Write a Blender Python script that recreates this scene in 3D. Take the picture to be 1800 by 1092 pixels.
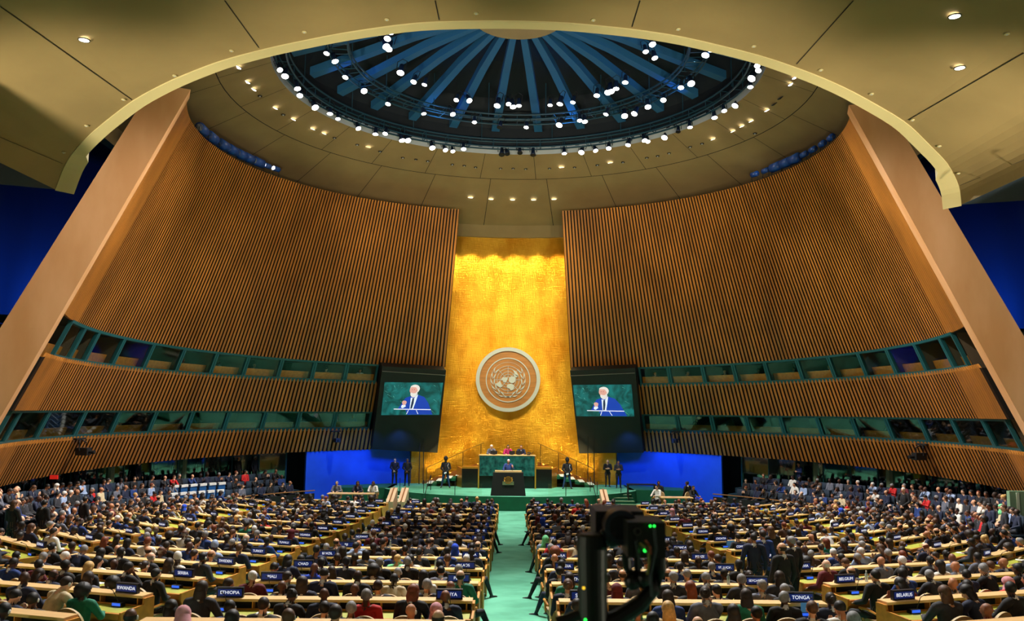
import bpy, math, random
import numpy as np
from mathutils import Vector, Matrix, kdtree

# ------------------------------------------------------------------ camera, world, exposure
SC = bpy.context.scene
COL = SC.collection
for o in list(bpy.data.objects):
    bpy.data.objects.remove(o)
PI = math.pi
W_PX, H_PX, F_PX = 1800, 1092, 1450.0
PITCH, ROLL, CAMZ = 0.1197, -0.00878, 5.75
cp, sp, cr, sr = math.cos(PITCH), math.sin(PITCH), math.cos(ROLL), math.sin(ROLL)
FWD = Vector((0, cp, sp)); U0 = Vector((0, -sp, cp)); R0V = Vector((1, 0, 0))
RGT = R0V * cr - U0 * sr
UPV = U0 * cr + R0V * sr
cam_data = bpy.data.cameras.new('camera')
cam = bpy.data.objects.new('camera', cam_data)
COL.objects.link(cam)
cam_data.sensor_width = 36.0
cam_data.lens = 36.0 * F_PX / W_PX
cam_data.clip_end = 300
cam.matrix_world = Matrix(((RGT.x, UPV.x, -FWD.x, 0), (RGT.y, UPV.y, -FWD.y, 0), (RGT.z, UPV.z, -FWD.z, CAMZ), (0, 0, 0, 1)))
cam_data.dof.use_dof = True
cam_data.dof.focus_distance = 42.0
cam_data.dof.aperture_fstop = 2.6
SC.camera = cam
world = bpy.data.worlds.new('world'); SC.world = world; world.use_nodes = True
world.node_tree.nodes['Background'].inputs[0].default_value = (1.0, 0.86, 0.62, 1)
world.node_tree.nodes['Background'].inputs[1].default_value = 0.08
SC.view_settings.view_transform = 'Standard'
SC.view_settings.look = 'None'
SC.view_settings.exposure = 0.0
SC.view_settings.gamma = 1.0
SC.view_settings.use_curve_mapping = False
SC.cycles.max_bounces = 5
SC.cycles.diffuse_bounces = 3
SC.cycles.glossy_bounces = 2
SC.cycles.transmission_bounces = 4
SC.cycles.sample_clamp_indirect = 4.0


def ray(px, py):
    return (FWD + RGT * ((px - 900) / F_PX) + UPV * ((546 - py) / F_PX))


def at_y(px, py, y):
    d = ray(px, py); s = y / d.y
    return Vector((d.x * s, y, CAMZ + d.z * s))


def at_z(px, py, z):
    d = ray(px, py); s = (z - CAMZ) / d.z
    return Vector((d.x * s, d.y * s, z))


# hall plan: a cone of slatted wall about the vertical axis through AX
U = 37.0
AX = Vector((0.2, 37.0))
WR0, WZA, WE = 0.5276 * U, 1.2169 * U, 0.0083
LEV = {'top': (0.33015, 0.01121), 'ubt': (0.08223, -0.01141), 'ubs': (0.04492, -0.00431), 'lbt': (-0.00574, -0.00085), 'lbs': (-0.04043, 0.00315), 'bot': (-0.07971, 0.01133)}


def lev_z(k, th):
    h, g = LEV[k]
    return (h + g * (math.cos(th) - 0.3)) * U


def wall_pt(th, zrel, off=0.0):
    """point on the leaning wall at plan angle th (0 = far end), zrel metres above the camera, off metres outward"""
    r = WR0 * (1 + WE * math.cos(2 * th)) * (1 - zrel / WZA) + off
    return Vector((AX.x + r * math.sin(th), AX.y + r * math.cos(th), CAMZ + zrel))


def cyl(th, r, z):
    return Vector((AX.x + r * math.sin(th), AX.y + r * math.cos(th), z))


# ------------------------------------------------------------------ lights
def spot(loc, aim, power, color=(1, .93, .82), angle=60, blend=.6, radius=.15, name='spot_light', kind='SPOT'):
    l = bpy.data.lights.new(name, kind)
    l.energy = power; l.color = color
    if kind == 'SPOT':
        l.spot_size = math.radians(angle); l.spot_blend = blend
        l.shadow_soft_size = radius
    o = bpy.data.objects.new(name, l); COL.objects.link(o)
    o.location = loc
    d = Vector(aim) - Vector(loc)
    o.rotation_euler = d.to_track_quat('-Z', 'Y').to_euler()
    return o


WARM, WHITE, BLUE = (1, .80, .52), (1, .96, .9), (.03, .17, 1)
Z_OC = 15.25 + CAMZ
# rig in the dome: house lights on the floor
for i in range(12):
    a = 2 * PI * i / 12
    p = cyl(a, 8.2, Z_OC + 1.0)
    q = Vector((AX.x + 17 * math.sin(a), 31 + 16 * math.cos(a), 0.5))
    spot(p, q, 15500, (1, .96, .91), 66, .9, .12)
for x in (-8, 0, 8):
    spot(Vector((x, 27.5, Z_OC - .25)), Vector((x * 1.05, 16, 1)), 9000, (1, .95, .9), 84, .8, .12)
for x, y in ((0, 34), (-8, 37), (8, 37), (0, 41), (-12, 30), (12, 30)):
    spot(cyl(math.atan2(x, 1), 6.5, Z_OC + .9), Vector((x, y, 1)), 6500, (1, .95, .9), 44, 1, .12)
# rostrum
for a, px in ((-.9, -1), (-.3, 0), (.3, .5), (.9, 1)):
    spot(cyl(a, 8.4, Z_OC + .9), Vector((px * 2, 52, 1.5)), 5200, (1, .98, .96), 20, .6, .12)
# slatted walls, lit from the far rim of the oculus
for s in (-1, 1):
    for a in (2.15, 1.75, 1.35, .95, .6):
        src = cyl(s * a - s * .0 + PI * 0, 10.3, Z_OC - .3)
        src = Vector((-s * 6.0 * math.sin(a) + AX.x, 37 + 9 * math.cos(a), Z_OC - .4))
        spot(src, wall_pt(s * a, 7.5), 2900, WARM, 50, 1, .2)
# ceilings washed by added fill lamps that have no fixture
for x, y, tx in ((-11, 9, -8), (-4, 8, -3), (4, 8, 3), (11, 9, 8)):
    spot(Vector((x, y, 6.2)), Vector((tx, 40, 20)), 11500, (1, .87, .62), 56, 1, .4)
for x, y in ((-9, 3), (9, 3)):
    spot(Vector((x, y - 1, 4.2)), Vector((x * 1.1, y + 9, 15)), 520, (1, .88, .66), 160, 1, .3, kind='POINT')  # added unseen fill for the near ceiling
for s in (-1, 1):                                  # added out-of-view lamps for the wall ends
    spot(Vector((s * 3, 20.5, 18.2)), Vector((s * 18, 30, 9)), 7600, (1, .86, .70), 50, 1, .15)

# gold wall: cove above, added warm spots hung under the oculus
for i in range(7):
    a = (i - 3) * .075
    spot(cyl(a, 19.3, CAMZ + 11.6), cyl(a, 20.5, CAMZ + 4), 600, (1, .80, .42), 95, .9, .1)
for s in (-1, 1):
    spot(Vector((s * 3.5, 46, Z_OC - 1)), Vector((0, 57, 10)), 5200, (1, .84, .5), 44, 1, .2)
    spot(Vector((s * 5, 47, Z_OC - 1)), Vector((s * 1.5, 57, 4)), 5200, (1, .88, .52), 40, 1, .2)
# blue wash on the walls beside the stage and behind the wall ends
for s in (-1, 1):
    for t, r in ((.40, 18.4), (.51, 18.2), (.62, 18.0)):
        spot(cyl(s * t, r, 4.3), cyl(s * t, 20.7, 1.6), 300, BLUE, 110, .9, .2)
    for t, z in ((1.66, 9.6), (1.5, 9.6)):
        spot(cyl(s * t, 20.6, z), cyl(s * (t - .18), 24, z + 1.2), 2400, (.02, .14, 1), 120, 1, .3)
    spot(Vector((s * 19, 25.5, 9)), Vector((s * 21, 36, 16)), 260, (.02, .3, .45), 90, .9, .3)
for i in range(8):
    a = 2 * PI * i / 8 + .3
    spot(cyl(a, 10.2, Z_OC + .5), cyl(a + .25, 2, Z_OC + 3.0), 420, (.01, .22, .8), 100, .9, .4)
# side galleries under the balcony
for s in (-1, 1):
    for a in (.9, 1.15, 1.4, 1.65, 1.9):
        spot(Vector((-s * 2 + AX.x, 37 + 6 * math.cos(a), Z_OC + .3)), cyl(s * a, 19.0, .8), 3600, (.98, .97, 1), 24, .7, .12)

# ------------------------------------------------------------------ materials
MATS = {}


def lin(c):
    return tuple(((v / 255) / 12.92 if v <= 10 else ((v / 255 + .055) / 1.055) ** 2.4) for v in c)


def mat(name, rgb, rough=.6, metal=0.0, emit=0.0, var=0.0, scale=4.0, stretch=(1, 1, 1), bump=0.0, rgb2=None, spec=.5, alpha=1.0, coord='Object'):
    if name in MATS:
        return MATS[name]
    m = bpy.data.materials.new(name); m.use_nodes = True
    nt = m.node_tree; b = nt.nodes['Principled BSDF']
    c = lin(rgb)
    b.inputs['Base Color'].default_value = (*c, 1)
    b.inputs['Roughness'].default_value = rough
    b.inputs['Metallic'].default_value = metal
    b.inputs['Specular IOR Level'].default_value = spec
    b.inputs['Alpha'].default_value = alpha
    if emit:
        b.inputs['Emission Color'].default_value = (*c, 1)
        b.inputs['Emission Strength'].default_value = emit
    if var or rgb2 or bump:
        tc = nt.nodes.new('ShaderNodeTexCoord'); mp = nt.nodes.new('ShaderNodeMapping')
        mp.inputs['Scale'].default_value = stretch
        nz = nt.nodes.new('ShaderNodeTexNoise'); nz.inputs['Scale'].default_value = scale; nz.inputs['Detail'].default_value = 6
        nt.links.new(tc.outputs[coord], mp.inputs[0]); nt.links.new(mp.outputs[0], nz.inputs[0])
        if var or rgb2:
            rp = nt.nodes.new('ShaderNodeValToRGB')
            c2 = lin(rgb2) if rgb2 else tuple(v * (1 - var) for v in c)
            c1 = c if rgb2 else tuple(min(1, v * (1 + var)) for v in c)
            rp.color_ramp.elements[0].position = .35; rp.color_ramp.elements[0].color = (*c2, 1)
            rp.color_ramp.elements[1].position = .65; rp.color_ramp.elements[1].color = (*c1, 1)
            nt.links.new(nz.outputs[0], rp.inputs[0]); nt.links.new(rp.outputs[0], b.inputs['Base Color'])
        if bump:
            bp = nt.nodes.new('ShaderNodeBump'); bp.inputs['Strength'].default_value = bump
            nt.links.new(nz.outputs[0], bp.inputs['Height']); nt.links.new(bp.outputs[0], b.inputs['Normal'])
    MATS[name] = m
    return m


M_SLAT = mat('slat_wood', (168, 108, 42), .38, var=.22, scale=.7, stretch=(1, 1, .3))
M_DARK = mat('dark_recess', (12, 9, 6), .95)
M_FLANK_SHADE = mat('slat_flank_shade', (44, 25, 10), .8)  # shade of the slat gaps put into a dark colour for the sides
M_FIN = mat('fin_wood', (226, 176, 128), .5, rgb2=(208, 154, 100), scale=.5, stretch=(1.5, 1.5, .5))
M_PANELW = mat('panel_wood', (176, 104, 36), .45, var=.2, scale=1.2, stretch=(3, 3, .4))
M_CEIL = mat('ceiling_fabric', (142, 122, 80), .9, var=.08, scale=.6)
M_CREAM = mat('cream_edge', (188, 176, 130), .8)
M_TEAL = mat('teal_metal', (18, 86, 94), .5)
M_TEALD = mat('teal_dark', (10, 48, 56), .6)
M_NAVYWALL = mat('dark_side_wall', (20, 40, 58), .8)
M_BLUEW = mat('blue_wall', (20, 90, 215), .8, var=.15, scale=.5)
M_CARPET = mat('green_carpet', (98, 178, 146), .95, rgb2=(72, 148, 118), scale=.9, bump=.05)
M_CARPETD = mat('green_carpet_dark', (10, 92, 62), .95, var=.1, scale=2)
M_DESKW = mat('desk_wood', (214, 142, 56), .42, var=.14, scale=1.5, stretch=(1, 5, 5))
M_LEDGE = mat('ledge_wood', (230, 190, 132), .4, var=.08, scale=1.5, stretch=(1, 5, 5))
M_LEATHER = mat('desk_leather', (172, 176, 62), .5, var=.12, scale=2)
M_CHAIR = mat('chair_fabric', (156, 128, 84), .75, var=.08, scale=12)
M_CHAIRR = mat('chair_piping', (196, 172, 124), .6)
M_BLACK = mat('black_matte', (10, 10, 11), .6)
M_BLACKG = mat('black_gloss', (8, 8, 9), .22)
M_PLATE = mat('plate_blue', (10, 40, 120), .4, emit=.35)
M_TEXT = mat('plate_text', (235, 240, 255), .4, emit=.9)
M_PLATEDARK = mat('plate_case', (10, 16, 30), .4)
M_WHITE = mat('white_paper', (238, 238, 232), .8)
M_MARBLE = mat('green_marble', (34, 100, 94), .2, rgb2=(8, 50, 48), scale=3.5, bump=0)
M_SILVER = mat('silver_metal', (172, 182, 186), .4)
M_GOLDM = mat('gilded_metal', (226, 160, 60), .35, metal=.8)
M_BRONZE = mat('brass', (188, 140, 50), .35, metal=.7)
M_LAMP = mat('lamp_glow', (255, 252, 244), .5, emit=14)
M_LAMPW = mat('lamp_glow_warm', (255, 246, 226), .5, emit=9)
M_FIXT = mat('fixture_body', (14, 32, 60), .45, spec=.6)
M_FIXB = mat('fixture_blue', (20, 70, 150), .35)
M_RIG = mat('rig_teal', (8, 60, 80), .55)
M_DOMED = mat('dome_dark', (6, 20, 32), .8)
M_RIB = mat('dome_rib', (20, 84, 128), .7)
M_BLUECH = mat('blue_leather', (34, 92, 150), .5)
M_PALEG = mat('pale_green_paint', (150, 184, 150), .6)
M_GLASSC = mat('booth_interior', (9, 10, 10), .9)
M_RED = mat('red_sign', (190, 30, 22), .6, emit=.6)
M_GREENLED = mat('green_led', (40, 255, 80), .5, emit=3)
M_YELLOW = mat('yellow_cable', (200, 190, 70), .5)
M_ORANGE = mat('orange_cable', (220, 110, 50), .5)
M_BLUELED = mat('blue_screen_glow', (40, 90, 220), .4, emit=1.2)
M_STEPW = mat('step_nosing', (226, 232, 226), .7)
M_RAILW = mat('rail_wood', (140, 88, 42), .4)


def make_glass(name, tint, mixf):
    m = bpy.data.materials.new(name); m.use_nodes = True; nt = m.node_tree
    nt.nodes.remove(nt.nodes['Principled BSDF'])
    out = nt.nodes['Material Output']
    tr = nt.nodes.new('ShaderNodeBsdfTransparent'); tr.inputs[0].default_value = (*tint, 1)
    gl = nt.nodes.new('ShaderNodeBsdfGlossy'); gl.inputs['Roughness'].default_value = .04
    gl.inputs[0].default_value = (.8, .9, .9, 1)
    mx = nt.nodes.new('ShaderNodeMixShader'); mx.inputs[0].default_value = mixf
    nt.links.new(tr.outputs[0], mx.inputs[1]); nt.links.new(gl.outputs[0], mx.inputs[2]); nt.links.new(mx.outputs[0], out.inputs[0])
    return m


G_CLEAR = make_glass('railing_glass', (.86, .95, .92), .06)
G_BOOTH = make_glass('booth_glass', (.5, .62, .58), .16)
G_TEAL = make_glass('partition_glass', (.25, .45, .42), .18)


def gold_material():
    m = bpy.data.materials.new('gold_leaf'); m.use_nodes = True; nt = m.node_tree; b = nt.nodes['Principled BSDF']
    tc = nt.nodes.new('ShaderNodeTexCoord')

    def noise(scale, st, detail=6):
        mp = nt.nodes.new('ShaderNodeMapping'); mp.inputs['Scale'].default_value = st
        n = nt.nodes.new('ShaderNodeTexNoise'); n.inputs['Scale'].default_value = scale; n.inputs['Detail'].default_value = detail
        nt.links.new(tc.outputs['Object'], mp.inputs[0]); nt.links.new(mp.outputs[0], n.inputs[0]); return n.outputs[0]
    a = noise(.8, (1, 1, .6)); f = noise(3, (6, 6, .8)); g = noise(3.0, (.6, .6, 9))
    rp = nt.nodes.new('ShaderNodeValToRGB')
    rp.color_ramp.elements[0].position = .3; rp.color_ramp.elements[0].color = (*lin((206, 136, 12)), 1)
    rp.color_ramp.elements[1].position = .7; rp.color_ramp.elements[1].color = (*lin((246, 190, 58)), 1)
    nt.links.new(a, rp.inputs[0]); nt.links.new(rp.outputs[0], b.inputs['Base Color'])
    ad = nt.nodes.new('ShaderNodeMath'); ad.operation = 'ADD'; nt.links.new(f, ad.inputs[0]); nt.links.new(g, ad.inputs[1])
    bp = nt.nodes.new('ShaderNodeBump'); bp.inputs['Strength'].default_value = .55; bp.inputs['Distance'].default_value = .08
    nt.links.new(ad.outputs[0], bp.inputs['Height']); nt.links.new(bp.outputs[0], b.inputs['Normal'])
    mr = nt.nodes.new('ShaderNodeMapRange'); mr.inputs[3].default_value = .22; mr.inputs[4].default_value = .55
    nt.links.new(f, mr.inputs[0]); nt.links.new(mr.outputs[0], b.inputs['Roughness'])
    b.inputs['Metallic'].default_value = .72
    return m


M_GOLDLEAF = gold_material()


# ------------------------------------------------------------------ mesh helpers
class MB:
    def __init__(self):
        self.v = []; self.f = []; self.m = []; self.mats = []

    def mi(self, m):
        if m not in self.mats:
            self.mats.append(m)
        return self.mats.index(m)

    def add(self, vs, fs, m):
        n = len(self.v); k = self.mi(m)
        self.v.extend([tuple(p) for p in vs])
        for f in fs:
            self.f.append(tuple(i + n for i in f)); self.m.append(k)
        return self

    def hexa(self, p, m):
        """eight corners: bottom ring 0-3, top ring 4-7"""
        return self.add(p, [(3, 2, 1, 0), (4, 5, 6, 7), (0, 1, 5, 4), (1, 2, 6, 5), (2, 3, 7, 6), (3, 0, 4, 7)], m)

    def box(self, c, s, m, rz=0.0, M=None):
        hx, hy, hz = s[0] / 2, s[1] / 2, s[2] / 2
        pts = [Vector((x, y, z)) for z in (-hz, hz) for x, y in ((-hx, -hy), (hx, -hy), (hx, hy), (-hx, hy))]
        R = Matrix.Rotation(rz, 3, 'Z')
        pts = [R @ p + Vector(c) for p in pts]
        if M is not None:
            pts = [M @ p for p in pts]
        return self.hexa(pts, m)

    def tube(self, pts, rad, m, n=8, cap=True):
        pts = [Vector(p) for p in pts]
        if not isinstance(rad, (list, tuple)):
            rad = [rad] * len(pts)
        vs, fs = [], []
        for i, p in enumerate(pts):
            d = (pts[min(i + 1, len(pts) - 1)] - pts[max(i - 1, 0)]).normalized()
            a = d.cross(Vector((0, 0, 1)) if abs(d.z) < .9 else Vector((0, 1, 0))).normalized(); b = d.cross(a)
            for j in range(n):
                t = 2 * PI * j / n
                vs.append(p + (a * math.cos(t) + b * math.sin(t)) * rad[i])
        for i in range(len(pts) - 1):
            for j in range(n):
                k = (j + 1) % n
                fs.append((i * n + j, i * n + k, (i + 1) * n + k, (i + 1) * n + j))
        if cap:
            fs.append(tuple(reversed(range(n)))); fs.append(tuple(range((len(pts) - 1) * n, len(pts) * n)))
        return self.add(vs, fs, m)

    def disc(self, c, nrm, r, m, n=20, thick=.03, r2=None):
        c = Vector(c); nrm = Vector(nrm).normalized()
        return self.tube([c, c + nrm * thick], [r, r if r2 is None else r2], m, n)

    def ring(self, c, ax, bx, r, t, m, n=48, depth=.05):
        """flat ring in the plane ax,bx with band width t and thickness depth"""
        c, ax, bx = Vector(c), Vector(ax), Vector(bx); nn = ax.cross(bx)
        vs, fs = [], []
        for j in range(n):
            a = 2 * PI * j / n; e = ax * math.cos(a) + bx * math.sin(a)
            vs += [c + e * (r - t / 2), c + e * (r + t / 2), c + e * (r + t / 2) + nn * depth, c + e * (r - t / 2) + nn * depth]
        for j in range(n):
            k = (j + 1) % n
            for q in range(4):
                w = (q + 1) % 4
                fs.append((j * 4 + q, k * 4 + q, k * 4 + w, j * 4 + w))
        return self.add(vs, fs, m)

    def prism(self, pts, nn, depth, m):
        nn = Vector(nn) * depth; k = len(pts)
        vs = [Vector(p) for p in pts] + [Vector(p) + nn for p in pts]
        fs = [tuple(reversed(range(k))), tuple(range(k, 2 * k))] + [(i, (i + 1) % k, (i + 1) % k + k, i + k) for i in range(k)]
        return self.add(vs, fs, m)

    def ball(self, c, r, m, nu=12, nv=8):
        rx, ry, rz = r if isinstance(r, (list, tuple)) else (r, r, r)
        vs = [(c[0], c[1], c[2] - rz)]
        for i in range(1, nv):
            ph = -PI / 2 + PI * i / nv
            for j in range(nu):
                t = 2 * PI * j / nu
                vs.append((c[0] + rx * math.cos(ph) * math.cos(t), c[1] + ry * math.cos(ph) * math.sin(t), c[2] + rz * math.sin(ph)))
        vs.append((c[0], c[1], c[2] + rz)); fs = []
        for j in range(nu):
            fs.append((0, 1 + (j + 1) % nu, 1 + j))
            fs.append((len(vs) - 1, 1 + (nv - 2) * nu + j, 1 + (nv - 2) * nu + (j + 1) % nu))
        for i in range(nv - 2):
            for j in range(nu):
                k = (j + 1) % nu
                fs.append((1 + i * nu + j, 1 + i * nu + k, 1 + (i + 1) * nu + k, 1 + (i + 1) * nu + j))
        return self.add(vs, fs, m)

    def mesh(self, name, smooth=False):
        me = bpy.data.meshes.new(name)
        me.from_pydata([tuple(p) for p in self.v], [], self.f)
        for m in self.mats:
            me.materials.append(m)
        me.polygons.foreach_set('material_index', self.m)
        if smooth:
            me.polygons.foreach_set('use_smooth', [True] * len(self.f))
        me.update()
        return me

    def build(self, name, parent=None, smooth=False, **kw):
        return link(name, self.mesh(name, smooth), parent, **kw)


def link(name, data, parent=None, loc=None, rz=None, M=None, **kw):
    o = bpy.data.objects.new(name, data); COL.objects.link(o)
    if loc is not None:
        o.location = loc
    if rz is not None:
        o.rotation_euler = (0, 0, rz)
    if M is not None:
        o.matrix_world = M
    if parent is not None:
        o.parent = parent
    for k, v in kw.items():
        o[k] = v
    return o


def thing(name, label, category, loc=(0, 0, 0), rz=0.0, group=None):
    o = bpy.data.objects.new(name, None); COL.objects.link(o)
    o.empty_display_size = .2
    o.location = loc; o.rotation_euler = (0, 0, rz)
    o['label'] = label; o['category'] = category
    if group:
        o['group'] = group
    return o


def copy_tree(src, loc, rz, label=None, group=None):
    r = src.copy(); COL.objects.link(r); r.location = loc; r.rotation_euler = (0, 0, rz)
    if label:
        r['label'] = label
    if group:
        r['group'] = group
    for ch in src.children:
        c = ch.copy(); COL.objects.link(c); c.parent = r
        for g in ch.children:
            d = g.copy(); COL.objects.link(d); d.parent = c
    return r



# ------------------------------------------------------------------ the room
def fz(v):
    return .00141 * (48 - min(v, 48)) ** 2


def gofs(x):
    a = abs(x - .1)
    return 0 if a < 5.8 else (a - 5.8) * .287 if a < 11.3 else 1.58 + (min(a, 17) - 11.3) * .78


def floor_z(x, y):
    return fz(y - gofs(x))


def build_floor():
    mb = MB(); xs = np.arange(-24, 24.01, .8); ys = np.arange(-6, 62.1, 1.0)
    vs = [(x, y, floor_z(x, y)) for y in ys for x in xs]; nx = len(xs)
    fs = [(j * nx + i, j * nx + i + 1, (j + 1) * nx + i + 1, (j + 1) * nx + i) for j in range(len(ys) - 1) for i in range(nx - 1)]
    mb.add(vs, fs, M_CARPET)
    mb.build('floor', smooth=True, kind='structure')


build_floor()


def slat_band(name, th0, th1, lo, hi, off, pitch=.0135, pointed=False, parent=None, fin=None):
    mb = MB(); n = int((th1 - th0) / pitch); dn = 12 if False else n
    for i in range(n + 1):                                        # backing shell
        pass
    seg = max(24, n // 2); front = []; back = []
    for i in range(seg + 1):
        th = th0 + (th1 - th0) * i / seg
        front.append((wall_pt(th, lev_z(lo, th), off + .095), wall_pt(th, lev_z(hi, th), off + .095)))
        back.append((wall_pt(th, lev_z(lo, th), off + .38), wall_pt(th, lev_z(hi, th), off + .38)))
    for i in range(seg):
        a, b = front[i], front[i + 1]; c, d = back[i], back[i + 1]
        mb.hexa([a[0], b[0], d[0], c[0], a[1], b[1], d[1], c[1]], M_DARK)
    step = (th1 - th0) / n
    for i in range(n):
        t0 = th0 + step * (i + .2); t1 = th0 + step * (i + .76)
        if abs(abs(t0) - max(abs(th0), abs(th1))) < .16:
            t0, t1 = th0 + step * (i + .03), th0 + step * (i + .97)
        tm = (t0 + t1) / 2; tm = (t0 + t1) / 2
        zl, zh = lev_z(lo, tm), lev_z(hi, tm)
        fr = [wall_pt(t0, zl, off), wall_pt(t1, zl, off), wall_pt(t1, zl, off + .09), wall_pt(t0, zl, off + .09)]
        tp = [wall_pt(t0, zh, off), wall_pt(t1, zh, off), wall_pt(t1, zh, off + .09), wall_pt(t0, zh, off + .09)]
        sl = fr + tp
        mb.add(sl, [(0, 1, 5, 4), (3, 2, 1, 0), (4, 5, 6, 7)], M_SLAT)
        mb.add(sl, [(1, 2, 6, 5), (3, 0, 4, 7)], M_FLANK_SHADE)
        if pointed:
            pk = wall_pt(tm, zh + .16, off + .02); pk2 = wall_pt(tm, zh + .16, off + .09)
            mb.add([tp[0], tp[1], tp[2], tp[3], pk, pk2], [(0, 1, 4), (3, 5, 2), (0, 4, 5, 3), (1, 2, 5, 4)], M_SLAT)
    return mb


def theta_at(px, key, side):
    best = None
    for i in range(400):
        th = side * (.1 + 2.0 * i / 400)
        p = wall_pt(th, lev_z(key, th)) - Vector((0, 0, CAMZ)); d = p.dot(FWD)
        x = 900 + F_PX * p.dot(RGT) / d
        e = abs(x - px)
        if best is None or e < best[0] - 1e-6:
            best = (e, th)
    return best[1]


TH_UP = {-1: (-1.985, -.251), 1: (.203, 1.90)}
TH_MID = {-1: (-1.95, -.475), 1: (.425, 1.86)}
TH_LOW = {-1: (-1.97, -.475), 1: (.425, 1.92)}
for s, nm in ((-1, 'left'), (1, 'right')):
    mb = slat_band('', *TH_UP[s], 'ubt', 'top', 0.0)
    # the flat cut end of the wall, facing the hall's rear
    te = TH_UP[s][0 if s < 0 else 1]
    out = Vector((math.sin(te), math.cos(te), 0))
    inn = Vector((-math.cos(te), math.sin(te), 0)) * -s
    zt = lev_z('top', te) + .15; zb = -CAMZ + .3
    prev = None
    for k in range(9):
        z = zb + (zt - zb) * k / 8
        w = 1.72 - .42 * k / 8
        a = wall_pt(te, z, -.02); b = a + out * w
        cur = [a, b, b + inn * 1.0, a + inn * 1.0]
        if prev:
            mb.hexa(prev + cur, M_FIN)
        prev = cur
    mb.build('wall_' + nm, kind='structure')
    slat_band('', *TH_MID[s], 'ubs', 'lbt', -.10, pointed=True).build('wall_%s_middle' % nm, kind='structure')
    slat_band('', *TH_LOW[s], 'lbs', 'bot', -.20, pointed=True)
    lowb = MB()


def low_band(s, nm):
    # slats of the lowest band hang below the lower booths
    th0, th1 = TH_LOW[s]
    b = slat_band('', th0, th1, 'bot', 'lbs', -.18, pointed=True)
    # soffit running outwards under the balcony
    n = 40
    for i in range(n):
        a, c = th0 + (th1 - th0) * i / n, th0 + (th1 - th0) * (i + 1) / n
        z = -2.95
        p = [wall_pt(a, lev_z('bot', a), 0), wall_pt(c, lev_z('bot', c), 0)]
        q = [cyl(c, 23.4, p[1].z + .05), cyl(a, 23.4, p[0].z + .05)]
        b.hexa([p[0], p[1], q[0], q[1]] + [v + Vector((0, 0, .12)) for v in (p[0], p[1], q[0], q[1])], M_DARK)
    b.build('wall_%s_lower' % nm, kind='structure')


def mid_fix():
    for o in [x for x in bpy.data.objects if x.name.endswith('_middle')]:
        bpy.data.objects.remove(o)
    for s, nm in ((-1, 'left'), (1, 'right')):
        slat_band('', *TH_MID[s], 'lbt', 'ubs', -.09, pointed=True).build('wall_%s_middle' % nm, kind='structure')


mid_fix()
low_band(-1, 'left'); low_band(1, 'right')

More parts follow.
